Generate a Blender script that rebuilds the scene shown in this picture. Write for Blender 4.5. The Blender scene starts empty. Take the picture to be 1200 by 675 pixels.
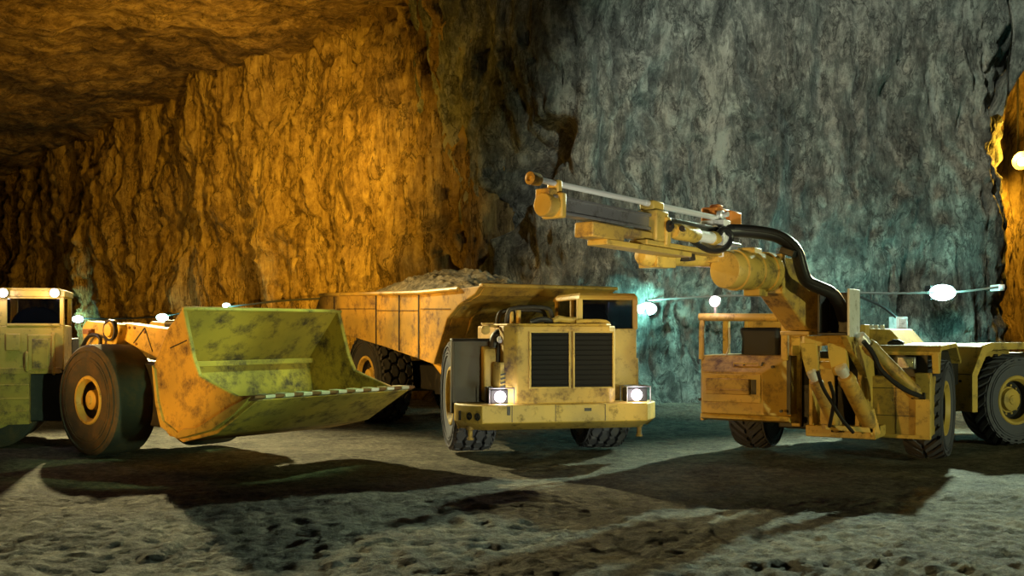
import bpy, bmesh, math, random
from mathutils import Vector, Matrix, noise
S = bpy.context.scene
COL = S.collection
random.seed(7)
PI = math.pi
R = math.radians

# ------------------------------------------------------------------ camera
HZ, F, EYE = 385.0, 1200.0, 1.7          # horizon row, focal length in px, eye height
cam_d = bpy.data.cameras.new('camera'); cam = bpy.data.objects.new('camera', cam_d); COL.objects.link(cam)
cam.location = (0, 0, EYE); cam.rotation_euler = (R(90), 0, 0)
cam_d.sensor_width = 36; cam_d.lens = 36 * F / 1200; cam_d.shift_y = (HZ - 337.5) / 1200
cam_d.clip_start = 0.1; cam_d.clip_end = 300
S.camera = cam

# ------------------------------------------------------------------ light and exposure
S.view_settings.view_transform = 'Standard'; S.view_settings.look = 'None'
S.view_settings.gamma = 1; S.view_settings.use_curve_mapping = False
S.view_settings.exposure = 0.0
S.cycles.use_denoising = True
S.cycles.max_bounces = 5
S.cycles.sample_clamp_indirect = 4
W = bpy.data.worlds.new('world'); S.world = W; W.use_nodes = True
W.node_tree.nodes['Background'].inputs[0].default_value = (0.55, 0.65, 0.8, 1)
W.node_tree.nodes['Background'].inputs[1].default_value = 0.012

def lamp(name, kind, loc, power, color, target=None, radius=0.3, angle=60, blend=0.5):
    d = bpy.data.lights.new(name, kind); d.energy = power; d.color = color
    o = bpy.data.objects.new(name, d); COL.objects.link(o); o.location = loc
    d.shadow_soft_size = radius
    if kind == 'SPOT':
        d.spot_size = R(angle); d.spot_blend = blend
    if target:
        o.rotation_euler = (Vector(target) - Vector(loc)).to_track_quat('-Z', 'Y').to_euler()
    return o

ORANGE = (1.0, 0.52, 0.04)
COOL = (0.95, 1.0, 0.82); TEAL = (0.30, 1.0, 0.86); PALE = (1.0, 1.0, 0.62)
# sodium floods that colour the left wall and the roof of the tunnel
lamp('sodium_flood_low', 'SPOT', (-10.0, 22.5, 1.4), 4200, ORANGE, (-9.0, 33, 6), 0.12, 150, 0.6)
lamp('sodium_flood_high', 'SPOT', (-3.0, 18.0, 7.6), 15000, ORANGE, (-11.5, 35, 4.2), 0.12, 74, 1.0)
lamp('sodium_flood_roof', 'SPOT', (-9.0, 20.0, 7.0), 1100, ORANGE, (-11, 29, 10.5), 0.3, 100, 0.8)
# unseen orange spots from the left; those for rig and bed are added fills
lamp('sodium_flood_loader', 'SPOT', (-13.0, 4.0, 1.5), 6500, (1.0, 0.48, 0.08), (-3.9, 13.6, 2.4), 0.25, 25, 0.5)
lamp('orange_fill_rig', 'SPOT', (-6.0, 2.0, 1.7), 2600, (1.0, 0.56, 0.13), (2.7, 12.2, 2.1), 0.25, 22, 0.5)  # added so the rig's cab and drum take orange; no fixture there
lamp('orange_fill_bed', 'SPOT', (-12.0, 7.5, 5.0), 7500, (1.0, 0.56, 0.13), (-2.4, 17.5, 2.1), 0.25, 22, 0.6)  # extra spot added to brighten the side of the truck bed
# unseen fill spots added for the right-hand wall and the machines
lamp('cool_fill_wall', 'SPOT', (4.2, 14.5, 10.1), 4600, COOL, (7.4, 24, 4.8), 0.15, 84, 0.6)
lamp('pale_fill_truck', 'SPOT', (5.0, -1.0, 1.2), 3500, PALE, (0.5, 13.0, 1.05), 0.2, 13.5, 0.7)
lamp('green_fill_loader', 'SPOT', (3.5, 5.5, 1.5), 900, (0.66, 1.0, 0.40), (-2.7, 12.9, 1.45), 0.25, 22, 0.7)
lamp('green_fill_bucket', 'SPOT', (-0.4, 12.35, 4.8), 620, (0.56, 1.0, 0.42), (-2.9, 12.8, 1.2), 0.12, 38, 0.5)  # added above the bucket to green its inside; no lamp hangs there
lamp('green_fill_cab', 'SPOT', (6.0, 0.5, 1.7), 3800, (0.62, 1.0, 0.50), (-6.3, 14.4, 1.5), 0.25, 12, 0.6)  # added to tint the loader cab and tyre tread green
lamp('pale_fill_boom', 'SPOT', (2.7, 5.0, 0.5), 950, (1.0, 0.95, 0.68), (1.4, 10.4, 3.1), 0.15, 34, 0.6)  # added to lift the dark left end of the feed
lamp('cool_fill_rig', 'SPOT', (13.0, 3.0, 2.0), 2300, (0.92, 1.0, 0.50), (4.6, 13.0, 1.6), 0.25, 42, 0.6)
# floods behind the machines: long shadows towards the viewer
lamp('back_flood_tan', 'SPOT', (-8.5, 22.5, 6.3), 11500, (1.0, 0.87, 0.44), (-3.0, 7, 0), 0.15, 66, 0.6)
lamp('back_flood_green', 'SPOT', (10.0, 22.0, 6.3), 12500, (0.76, 1.0, 0.74), (5.0, 6.8, 0), 0.15, 66, 0.6)

# ------------------------------------------------------------------ materials
def mat(name, base, rough=0.6, metal=0.0, grime=None, grime_amt=0.45, scale=3.0, bump=0.0, base2=None, emit=None, emit_s=0, stretch=(1, 1, 1)):
    m = bpy.data.materials.new(name); m.use_nodes = True
    nt = m.node_tree; N = nt.nodes; L = nt.links; b = N['Principled BSDF']
    b.inputs['Base Color'].default_value = (*base, 1); b.inputs['Roughness'].default_value = rough
    b.inputs['Metallic'].default_value = metal
    if emit:
        b.inputs['Emission Color'].default_value = (*emit, 1); b.inputs['Emission Strength'].default_value = emit_s
    if grime or bump or base2:
        tc = N.new('ShaderNodeTexCoord'); mp = N.new('ShaderNodeMapping'); mp.inputs['Scale'].default_value = stretch
        L.new(tc.outputs['Object'], mp.inputs['Vector'])
        n1 = N.new('ShaderNodeTexNoise'); n1.inputs['Scale'].default_value = scale; n1.inputs['Detail'].default_value = 9
        n1.inputs['Roughness'].default_value = 0.74; L.new(mp.outputs[0], n1.inputs['Vector'])
        last = None
        if base2:
            r0 = N.new('ShaderNodeValToRGB'); r0.color_ramp.elements[0].position = 0.38; r0.color_ramp.elements[1].position = 0.66
            r0.color_ramp.elements[0].color = (*base, 1); r0.color_ramp.elements[1].color = (*base2, 1)
            n0 = N.new('ShaderNodeTexNoise'); n0.inputs['Scale'].default_value = scale * 0.35; n0.inputs['Detail'].default_value = 4
            L.new(mp.outputs[0], n0.inputs['Vector']); L.new(n0.outputs[0], r0.inputs[0]); last = r0.outputs[0]
        if grime:
            r1 = N.new('ShaderNodeValToRGB'); r1.color_ramp.elements[0].position = 0.62 - 0.25 * grime_amt; r1.color_ramp.elements[1].position = 0.80 - 0.25 * grime_amt
            L.new(n1.outputs[0], r1.inputs[0])
            mx = N.new('ShaderNodeMixRGB'); mx.inputs[1].default_value = (*base, 1); mx.inputs[2].default_value = (*grime, 1)
            if last: L.new(last, mx.inputs[1])
            L.new(r1.outputs[0], mx.inputs[0]); last = mx.outputs[0]
            ad = N.new('ShaderNodeMath'); ad.operation = 'MULTIPLY_ADD'; ad.inputs[1].default_value = 0.3; ad.inputs[2].default_value = rough
            L.new(r1.outputs[0], ad.inputs[0]); L.new(ad.outputs[0], b.inputs['Roughness'])
        if last: L.new(last, b.inputs['Base Color'])
        if bump:
            bp = N.new('ShaderNodeBump'); bp.inputs['Strength'].default_value = bump; bp.inputs['Distance'].default_value = 0.02
            L.new(n1.outputs[0], bp.inputs['Height']); L.new(bp.outputs[0], b.inputs['Normal'])
    return m

def rock_mat(name, dark, mid, light, scale, stretch, bump, dist, rough=0.85, crack=0.0):
    m = bpy.data.materials.new(name); m.use_nodes = True
    nt = m.node_tree; N = nt.nodes; L = nt.links; b = N['Principled BSDF']; b.inputs['Roughness'].default_value = rough
    b.inputs['Specular IOR Level'].default_value = 0.3
    tc = N.new('ShaderNodeTexCoord'); mp = N.new('ShaderNodeMapping'); mp.inputs['Scale'].default_value = stretch
    L.new(tc.outputs['Object'], mp.inputs['Vector'])
    def nz(s, kind, det, rg, dist_=0.0, src=None):
        n = N.new('ShaderNodeTexNoise'); n.noise_type = kind; n.normalize = True if kind == 'FBM' else n.normalize
        n.inputs['Scale'].default_value = s; n.inputs['Detail'].default_value = det; n.inputs['Roughness'].default_value = rg; n.inputs['Distortion'].default_value = dist_
        L.new((src or mp).outputs[0 if src is None else 'Object'], n.inputs['Vector']); return n.outputs[0]
    def mth(op, a, b_):
        n = N.new('ShaderNodeMath'); n.operation = op
        for i, v in enumerate((a, b_)):
            if isinstance(v, (int, float)): n.inputs[i].default_value = v
            else: L.new(v, n.inputs[i])
        return n.outputs[0]
    big = nz(scale * .45, 'FBM', 5, .6, .4); str_ = nz(scale * 3.0, 'FBM', 14, .82, .4); iso = nz(scale * 4.0, 'FBM', 12, .80, .2, tc)
    rdg = nz(scale * 1.3, 'RIDGED_MULTIFRACTAL', 7, .7, .6)
    rdc = mth('MINIMUM', mth('MULTIPLY', rdg, .5), 1.2)
    col = mth('ADD', mth('MULTIPLY', str_, .55), mth('ADD', mth('MULTIPLY', iso, .25), mth('MULTIPLY', big, .25)))
    r = N.new('ShaderNodeValToRGB'); e = r.color_ramp.elements
    e[0].position = 0.445; e[0].color = (*dark, 1); e[1].position = 0.60; e[1].color = (*light, 1)
    k = e.new(0.52); k.color = (*mid, 1)
    L.new(col, r.inputs[0]); L.new(r.outputs[0], b.inputs['Base Color'])
    if crack:                               # thin dark cracks that run down the face
        c1 = mth('ABSOLUTE', mth('SUBTRACT', nz(scale * 1.6, 'FBM', 6, .62, .6), .5), 0)
        cm = N.new('ShaderNodeMapRange'); cm.inputs['From Min'].default_value = 0.0; cm.inputs['From Max'].default_value = 0.022
        cm.inputs['To Min'].default_value = crack; cm.inputs['To Max'].default_value = 0.0; L.new(c1, cm.inputs['Value'])
        mx = N.new('ShaderNodeMixRGB'); mx.inputs[2].default_value = (dark[0] * .35, dark[1] * .35, dark[2] * .35, 1)
        L.new(cm.outputs[0], mx.inputs[0]); L.new(r.outputs[0], mx.inputs[1]); L.new(mx.outputs[0], b.inputs['Base Color'])
    hgt = mth('ADD', mth('ADD', mth('MULTIPLY', str_, .8), mth('MULTIPLY', iso, .5)), mth('MULTIPLY', rdc, .22))
    bp = N.new('ShaderNodeBump'); bp.inputs['Strength'].default_value = bump; bp.inputs['Distance'].default_value = dist
    L.new(hgt, bp.inputs['Height']); L.new(bp.outputs[0], b.inputs['Normal'])
    return m

GR = (0.055, 0.04, 0.025)
M = dict(
    paint=mat('yellow_paint', (0.64, 0.43, 0.085), 0.5, 0, GR, 0.36, 5.0, 0.25, base2=(0.42, 0.30, 0.075)),
    paint_worn=mat('worn_yellow_paint', (0.60, 0.38, 0.07), 0.55, 0, (0.09, 0.055, 0.045), 0.56, 3.6, 0.3, base2=(0.38, 0.26, 0.06)),
    orange=mat('orange_paint', (0.72, 0.25, 0.05), 0.5, 0, GR, 0.3, 5, 0.1),
    rubber=mat('tyre_rubber', (0.030, 0.032, 0.038), 0.75, 0, (0.075, 0.062, 0.048), 0.45, 5, 0.25),
    rubber_dusty=mat('dusty_tyre_rubber', (0.045, 0.040, 0.036), 0.8, 0, (0.11, 0.075, 0.045), 0.7, 3, 0.2),
    black=mat('black_steel', (0.018, 0.018, 0.02), 0.5, 0.0, (0.05, 0.045, 0.04), 0.4, 5, 0.1),
    hose=mat('black_rubber_hose', (0.014, 0.014, 0.017), 0.38),
    steel=mat('grey_steel', (0.30, 0.31, 0.33), 0.38, 0.7, (0.09, 0.08, 0.07), 0.4, 6, 0.1),
    chrome=mat('polished_rod', (0.80, 0.82, 0.86), 0.3, 0.35),
    white=mat('white_paint', (0.74, 0.76, 0.78), 0.5, 0, (0.25, 0.24, 0.22), 0.4, 7, 0.1),
    rust=mat('rusty_edge', (0.25, 0.11, 0.045), 0.7, 0.2, (0.14, 0.07, 0.04), 0.5, 8, 0.2),
    bare=mat('bare_worn_steel', (0.72, 0.68, 0.55), 0.45, 0.4),
    seat=mat('dark_vinyl', (0.014, 0.015, 0.03), 0.6),
    glow_pink=mat('lit_work_lamp', (1, 1, 1), 0.4, emit=(1.0, 0.80, 0.93), emit_s=7),
    glow_teal=mat('lit_wall_lamp', (1, 1, 1), 0.4, emit=(0.62, 1.0, 0.95), emit_s=9),
    glow_orange=mat('lit_sodium_lamp', (1, 1, 1), 0.4, emit=(1.0, 0.62, 0.25), emit_s=14),
    cable=mat('grey_cable', (0.16, 0.17, 0.16), 0.6),
    black_cable=mat('dark_cable', (0.02, 0.02, 0.02), 0.6),
)
def glass(name, tint, refl):
    m = bpy.data.materials.new(name); m.use_nodes = True; nt = m.node_tree; N = nt.nodes; L = nt.links
    for n in list(N):
        if n.type == 'BSDF_PRINCIPLED': N.remove(n)
    out = [n for n in N if n.type == 'OUTPUT_MATERIAL'][0]
    t = N.new('ShaderNodeBsdfTransparent'); t.inputs[0].default_value = (*tint, 1)
    g = N.new('ShaderNodeBsdfGlossy'); g.inputs[0].default_value = (0.9, 0.95, 0.95, 1); g.inputs['Roughness'].default_value = 0.06
    x = N.new('ShaderNodeMixShader'); x.inputs[0].default_value = refl
    L.new(t.outputs[0], x.inputs[1]); L.new(g.outputs[0], x.inputs[2]); L.new(x.outputs[0], out.inputs[0]); return m
M['glass'] = glass('dusty_cab_glass', (0.45, 0.47, 0.50), 0.14)
M['clear'] = glass('lamp_guard_glass', (0.75, 0.72, 0.78), 0.15)
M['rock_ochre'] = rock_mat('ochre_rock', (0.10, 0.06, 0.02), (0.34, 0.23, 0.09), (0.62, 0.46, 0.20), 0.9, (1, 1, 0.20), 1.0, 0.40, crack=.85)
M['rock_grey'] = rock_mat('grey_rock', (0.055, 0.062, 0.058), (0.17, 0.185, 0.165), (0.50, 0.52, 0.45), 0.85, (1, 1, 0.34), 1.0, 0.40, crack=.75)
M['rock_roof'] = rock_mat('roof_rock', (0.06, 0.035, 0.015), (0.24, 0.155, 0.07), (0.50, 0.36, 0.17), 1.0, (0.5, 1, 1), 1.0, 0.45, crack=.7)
M['dirt'] = rock_mat('trodden_dirt', (0.06, 0.053, 0.038), (0.165, 0.15, 0.11), (0.34, 0.315, 0.225), 3.4, (0.8, 1, 1), 1.0, 0.12)
M['ore'] = rock_mat('broken_ore', (0.08, 0.09, 0.10), (0.33, 0.36, 0.38), (0.68, 0.72, 0.74), 3, (1, 1, 1), 0.8, 0.10)
M['near_black'] = mat('near_black_steel', (0.004, 0.004, 0.005), 0.85)  # flat near-black for the grilles and the dark block behind the rams
M['rubber_blue'] = mat('bluish_tyre_rubber', (0.075, 0.08, 0.115), 0.7, 0, (0.11, 0.11, 0.13), 0.5, 5, 0.25)
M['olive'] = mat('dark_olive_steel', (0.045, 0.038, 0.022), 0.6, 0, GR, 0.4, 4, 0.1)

# ------------------------------------------------------------------ frames
class Unit:
    """a machine frame on the ground: local x to its left-hand side as it drives at us, local -y forward, z up"""
    def __init__(s, x, y, heading):
        s.M = Matrix.Translation((x, y, 0)) @ Matrix.Rotation(R(heading), 4, 'Z'); s.I = s.M.inverted()
    def _hit(s, px, py, ax, val):
        o = s.I @ Vector((0, 0, EYE)); d = s.I.to_3x3() @ Vector(((px - 600) / F, 1, -(py - HZ) / F))
        return o + d * ((val - o[ax]) / d[ax])
    def x(s, px, py, v): return s._hit(px, py, 0, v)
    def y(s, px, py, v): return s._hit(px, py, 1, v)
    def z(s, px, py, v): return s._hit(px, py, 2, v)
    def w(s, px, py, Y): return s.I @ at(px, py, Y)
def at(px, py, Y): return Vector(((px - 600) / F * Y, Y, EYE - (py - HZ) / F * Y))
WORLD = Unit(0, 0, 0)

class MB:
    """collects shapes into one mesh"""
    def __init__(s): s.b = bmesh.new()
    def face(s, vs):
        try: return s.b.faces.new(vs)
        except ValueError: return None
    def loft(s, rings, closed=True, caps=True):
        R_ = [[s.b.verts.new(p) for p in r] for r in rings]; n = len(R_[0])
        for a, b in zip(R_, R_[1:]):
            for i in range(n if closed else n - 1):
                j = (i + 1) % n; s.face((a[i], a[j], b[j], b[i]))
        if caps and closed:
            s.face(list(reversed(R_[0]))); s.face(R_[-1])
        return s
    def box(s, c, size, rot=None):
        c = Vector(c); h = Vector(size) / 2; rot = rot or Matrix.Identity(3)
        q = [(-1, -1), (1, -1), (1, 1), (-1, 1)]
        return s.loft([[c + rot @ Vector((a * h.x, b * h.y, z * h.z)) for a, b in q] for z in (-1, 1)])
    def bx(s, x0, x1, y0, y1, z0, z1):
        return s.box(((x0 + x1) / 2, (y0 + y1) / 2, (z0 + z1) / 2), (abs(x1 - x0), abs(y1 - y0), abs(z1 - z0)))
    def prism(s, pts, axis, a, b):
        """polygon of 2-D points in the plane normal to axis, from a to b"""
        def mk(p, v):
            return Vector((v, p[0], p[1])) if axis == 0 else Vector((p[0], v, p[1])) if axis == 1 else Vector((p[0], p[1], v))
        return s.loft([[mk(p, a) for p in pts], [mk(p, b) for p in pts]])
    def strip(s, prof, th, x0, x1):
        """bent sheet: profile of (y, z) points extruded along x, with thickness th to its left"""
        n = len(prof); off = []
        for i in range(n):
            d = Vector((0, 0))
            if i: d += (Vector(prof[i]) - Vector(prof[i - 1])).normalized()
            if i < n - 1: d += (Vector(prof[i + 1]) - Vector(prof[i])).normalized()
            d.normalize(); off.append((prof[i][0] - d.y * th, prof[i][1] + d.x * th))
        return s.prism(list(prof) + off[::-1], 0, x0, x1)
    def tube(s, pts, r, seg=10, smooth=0, caps=True):
        pts = [Vector(p) for p in pts]
        for _ in range(smooth):
            q = [pts[0]]
            for a, b in zip(pts, pts[1:]): q += [a.lerp(b, .25), a.lerp(b, .75)]
            pts = q + [pts[-1]]
        rings = []; up = None
        for i, p in enumerate(pts):
            t = (pts[min(i + 1, len(pts) - 1)] - pts[max(i - 1, 0)]).normalized()
            if up is None: up = t.orthogonal().normalized()
            up = (up - t * up.dot(t)).normalized(); v = t.cross(up)
            rr = r[i] if isinstance(r, (list, tuple)) else r
            rings.append([p + (up * math.cos(2 * PI * k / seg) + v * math.sin(2 * PI * k / seg)) * rr for k in range(seg)])
        return s.loft(rings, True, caps)
    def lathe(s, prof, p0, axis, seg=32, caps=True):
        """prof: (distance along axis, radius)"""
        ax = Vector(axis).normalized(); u = ax.orthogonal().normalized(); v = ax.cross(u); p0 = Vector(p0)
        return s.loft([[p0 + ax * d + (u * math.cos(2 * PI * k / seg) + v * math.sin(2 * PI * k / seg)) * max(r, 1e-4) for k in range(seg)] for d, r in prof], True, caps)
    def cyl(s, a, b, r, seg=20):
        a = Vector(a); b = Vector(b); return s.lathe([(0, r), ((b - a).length, r)], a, b - a, seg)
    def beam(s, a, b, w, h, up=(0, 0, 1)):
        a = Vector(a); b = Vector(b); t = (b - a).normalized(); sd = t.cross(Vector(up)).normalized(); u = sd.cross(t)
        return s.loft([[p + sd * (i * w / 2) + u * (j * h / 2) for i, j in ((-1, -1), (1, -1), (1, 1), (-1, 1))] for p in (a, b)])
    def build(s, name, m, parent=None, xf=None, bevel=0.0, label=None, sharp=35, split=False):
        b = s.b
        if split:                           # every loose piece becomes a part of its own
            b.verts.index_update(); seen = set(); groups = []
            for v in b.verts:
                if v in seen: continue
                st = [v]; seen.add(v); g = []
                while st:
                    q = st.pop(); g.append(q)
                    for e in q.link_edges:
                        o = e.other_vert(q)
                        if o not in seen: seen.add(o); st.append(o)
                groups.append(g)
            out = []
            for g in groups:
                nb = MB(); mp = {v: nb.b.verts.new(v.co) for v in g}
                for f in {f for v in g for f in v.link_faces}: nb.face([mp[v] for v in f.verts])
                out.append(nb.build(SINGULAR.get(name, name), m, parent, xf, bevel, label, sharp))
            b.free(); return out[0]
        if xf is not None: bmesh.ops.transform(b, matrix=xf, verts=b.verts)
        bmesh.ops.recalc_face_normals(b, faces=b.faces)
        me = bpy.data.meshes.new(name); 
        for f in b.faces: f.smooth = True
        b.to_mesh(me); b.free(); me.set_sharp_from_angle(angle=R(sharp))
        me.materials.append(M[m] if isinstance(m, str) else m)
        o = bpy.data.objects.new(name, me); COL.objects.link(o)
        if parent: o.parent = parent
        if bevel:
            md = o.modifiers.new('bevel', 'BEVEL'); md.width = bevel; md.segments = 2; md.limit_method = 'ANGLE'; md.angle_limit = R(40); md.harden_normals = False
        if label: o['label'] = label
        return o

def thing(name, label, cat, mx=None, group=None):
    o = bpy.data.objects.new(name, None); COL.objects.link(o); o.empty_display_size = 0.3
    if mx is not None: o.matrix_world = mx
    o['label'] = label; o['category'] = cat
    if group: o['group'] = group
    return o
def tag(o, label, cat, group=None, kind=None):
    o['label'] = label; o['category'] = cat
    if group: o['group'] = group
    if kind: o['kind'] = kind
    return o
def structure(o): o['kind'] = 'structure'; return o

# ------------------------------------------------------------------ wheels
def tyre_mesh(Rt, Wt, Rr, tread, seg=56):
    mb = MB(); h = Wt / 2; dep = 0.0 if tread == 'smooth' else 0.055
    Rc = Rt - dep
    prof = [(-h * .72, Rr), (-h * .9, Rr + .03), (-h, Rr + (Rt - Rr) * .45), (-h * .97, Rr + (Rt - Rr) * .72), (-h * .86, Rc - .05 * Rt), (-h * .74, Rc - .005), (-h * .3, Rc), (h * .3, Rc), (h * .74, Rc - .005), (h * .86, Rc - .05 * Rt), (h * .97, Rr + (Rt - Rr) * .72), (h, Rr + (Rt - Rr) * .45), (h * .9, Rr + .03), (h * .72, Rr)]
    if tread == 'smooth':
        prof[4] = (-h * .95, Rc - .035); prof[5] = (-h * .86, Rc - .006); prof[8] = (h * .86, Rc - .006); prof[9] = (h * .95, Rc - .035)
    mb.lathe(prof, (0, 0, 0), (1, 0, 0), seg, caps=False)
    for sx in (-1, 1):                      # raised sidewall rings
        rh = .003 if tread == 'smooth' else .012
        for rr in (.50, .60, .82):
            q = Rr + (Rt - Rr) * rr
            mb.lathe([(sx * h * .95, q - .012), (sx * (h + rh), q - .010), (sx * (h + rh), q + .010), (sx * h * .95, q + .012)], (0, 0, 0), (1, 0, 0), seg, caps=False)
    def lug(poly, r0, r1, drop=0):
        def P(a, x, r): return Vector((x, math.cos(a) * r, math.sin(a) * r))
        def rr(x, base): return base - drop * max(0, abs(x) / h - .7)
        c = [sum(p[i] for p in poly) / len(poly) for i in (0, 1)]
        mb.loft([[P(a, x, rr(x, r0)) for a, x in poly], [P(c[0] + (a - c[0]) * .9, c[1] + (x - c[1]) * .9, rr(x, r1)) for a, x in poly]])
    if tread == 'hex':
        n = 20; da = 2 * PI / n; rows = 4; wx = Wt * .94 / rows
        for r_ in range(rows):
            for i in range(n):
                ca = (i + .5 * (r_ % 2)) * da; cx = -Wt * .47 + wx * (r_ + .5); j = .06 * math.sin(i * 7 + r_ * 3)
                poly = [(ca + da * .45, cx - wx * .22 + j * .1), (ca + da * .40, cx + wx * .28), (ca, cx + wx * .50), (ca - da * .45, cx + wx * .2), (ca - da * .40, cx - wx * .28), (ca + j * .1, cx - wx * .50)]
                lug(poly, Rc - .04, Rt, .10)
        for i in range(n * 2):              # shoulder lugs running down the sidewall
            a = i * PI / n
            for sx in (-1, 1):
                q = [(a - .045, .82), (a + .045, .82), (a + .035, 1.0), (a - .035, 1.0)]
                mb.loft([[Vector((sx * h * (.90 if k < 2 else .985), math.cos(t) * (Rc - .16 * Rt * (1 if k > 1 else .1)) * 1, math.sin(t) * (Rc - .16 * Rt * (1 if k > 1 else .1)))) for k, (t, _) in enumerate(q)],
                         [Vector((sx * h * (.93 if k < 2 else 1.02), math.cos(t) * (Rt - .17 * Rt * (1 if k > 1 else .06)), math.sin(t) * (Rt - .17 * Rt * (1 if k > 1 else .06)))) for k, (t, _) in enumerate(q)]])
    if tread == 'bar':
        n = 26; da = 2 * PI / n
        for i in range(n):
            for sx in (-1, 1):
                a = i * da + (.5 * da if sx > 0 else 0)
                sw = .32
                poly = [(a - da * .30, sx * h * 1.0), (a + da * .28, sx * h * 1.0), (a + da * .30 + sw * .5, sx * h * .45), (a + da * .25 + sw, sx * h * .06), (a - da * .22 + sw, sx * h * .06), (a - da * .26 + sw * .5, sx * h * .45)]
                lug(poly, Rc - .06, Rt, .12)
    bm = mb.b; bmesh.ops.recalc_face_normals(bm, faces=bm.faces)
    return mb
def rim_mb(Rr, Wt, dish, out=1):
    h = Wt / 2 * out
    return MB().lathe([(h * .60, Rr + .01), (h * .86, Rr + .035), (h * .94, Rr + .02), (h * .94, Rr - .015), (h * .74, Rr - .045), (h * .70, Rr - .05), (h * .70, Rr - .02), (h * .60, Rr + .0)], (0, 0, 0), (1, 0, 0), 40, caps=False)
def disc_mb(Rr, Wt, dish, out=1):
    h = Wt / 2 * out
    mb = MB().lathe([(h * .70, Rr - .03), (h * dish, Rr - .06), (h * dish, .03), (h * (dish - .1), .03), (h * (dish - .1), Rr - .03)], (0, 0, 0), (1, 0, 0), 40, caps=False)
    return mb.lathe([(-h * .60, Rr + .01), (-h * .86, Rr + .035), (-h * .88, Rr - .02), (-h * .3, Rr - .05), (-h * .3, .05)], (0, 0, 0), (1, 0, 0), 32, caps=False)
def hub_mb(Rr, Wt, dish, hubr, hubd, out=1):
    h = Wt / 2 * out; mb = MB()
    mb.lathe([(h * dish, hubr * 1.12), (h * (dish + .08), hubr * 1.1), (h * (dish + .10), hubr), (h * hubd, hubr * .92), (h * (hubd + .05), hubr * .72), (h * (hubd + .05), hubr * .42), (h * (hubd + .1), hubr * .36), (h * (hubd + .1), .01)], (0, 0, 0), (1, 0, 0), 32)
    for k in range(12):
        a = 2 * PI * k / 12; c = Vector((h * dish, math.cos(a) * (Rr - .12), math.sin(a) * (Rr - .12)))
        mb.lathe([(0, .018), (h * .09, .018)], c, (out, 0, 0), 8)
    return mb
def link_mesh(name, me_from, parent):
    o = me_from.copy(); COL.objects.link(o); o.parent = parent; o.name = name; return o

def wheel_set(root, xfs, Rt, Wt, Rr, tread, rub, dish=.45, hubr=.16, hubd=.75, rimmat='paint'):
    """xfs: list of (matrix in root space, outer side sign, spin)"""
    base = {}
    for mx, out, spin in xfs:
        e = bpy.data.objects.new('wheel', None); COL.objects.link(e); e.parent = root; e.matrix_local = mx @ Matrix.Rotation(spin, 4, 'X'); e.empty_display_size = .2
        for nm, mk in (('tyre', lambda: tyre_mesh(Rt, Wt, Rr, tread)), ('rim', lambda: rim_mb(Rr, Wt, dish, out)), ('wheel_disc', lambda: disc_mb(Rr, Wt, dish, out)), ('hub', lambda: hub_mb(Rr, Wt, dish, hubr, hubd, out))):
            key = (nm, out if nm != 'tyre' else 0)
            if key in base: link_mesh(nm, base[key], e)
            else: base[key] = mk().build(nm, rub if nm == 'tyre' else 'black' if nm == 'wheel_disc' else rimmat, e)

def T(x, y, z): return Matrix.Translation((x, y, z))

SPLIT = {'plate_seam', 'weld_seam', 'weld_line', 'panel_seam', 'bolt_heads', 'cab_pillars', 'canopy_post', 'side_window', 'drum_lug', 'hood_fittings', 'handle_slots', 'tie_down_slots', 'stiffener_ribs', 'exhaust_stub', 'window_frame', 'grille_frame', 'boom_flange', 'louvre_slots'}
SINGULAR = {'bolt_heads': 'bolt_head', 'cab_pillars': 'cab_pillar', 'hood_fittings': 'hood_fitting', 'handle_slots': 'handle_slot', 'tie_down_slots': 'tie_down_slot', 'stiffener_ribs': 'stiffener_rib', 'louvre_slots': 'louvre_slot'}
# ------------------------------------------------------------------ the cave
def fbm(x, y, z, o=4, l=2.1, g=0.5):
    a, s = 1.0, 0.0
    for _ in range(o):
        s += a * noise.noise((x, y, z)); a *= g; x *= l; y *= l; z *= l
    return s
def ridge(x, y, z, o=3):
    a, s = 1.0, 0.0
    for _ in range(o):
        s += a * (1 - abs(noise.noise((x, y, z))) * 2); a *= .5; x *= 2.1; y *= 2.1; z *= 2.1
    return s
def smooth_path(ctrl, step):
    pts = [Vector(p) for p in ctrl]
    for _ in range(2):
        q = [pts[0]]
        for a, b in zip(pts, pts[1:]): q += [a.lerp(b, .25), a.lerp(b, .75)]
        pts = q + [pts[-1]]
    out = [pts[0]]; acc = 0
    for a, b in zip(pts, pts[1:]):
        d = (b - a).length; t = step(a) - acc
        while t < d:
            out.append(a.lerp(b, t / d)); t += step(a)
        acc = d - (t - step(a))
    return out
def grid_mesh(name, rows, m, sharp=None):
    n = len(rows[0]); vs = [p for r in rows for p in r]
    fs = [(i * n + j, i * n + j + 1, (i + 1) * n + j + 1, (i + 1) * n + j) for i in range(len(rows) - 1) for j in range(n - 1)]
    me = bpy.data.meshes.new(name); me.from_pydata([tuple(v) for v in vs], [], fs); me.materials.append(M[m])
    me.polygons.foreach_set('use_smooth', [True] * len(fs)); me.update()
    o = bpy.data.objects.new(name, me); COL.objects.link(o); return structure(o)
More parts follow.
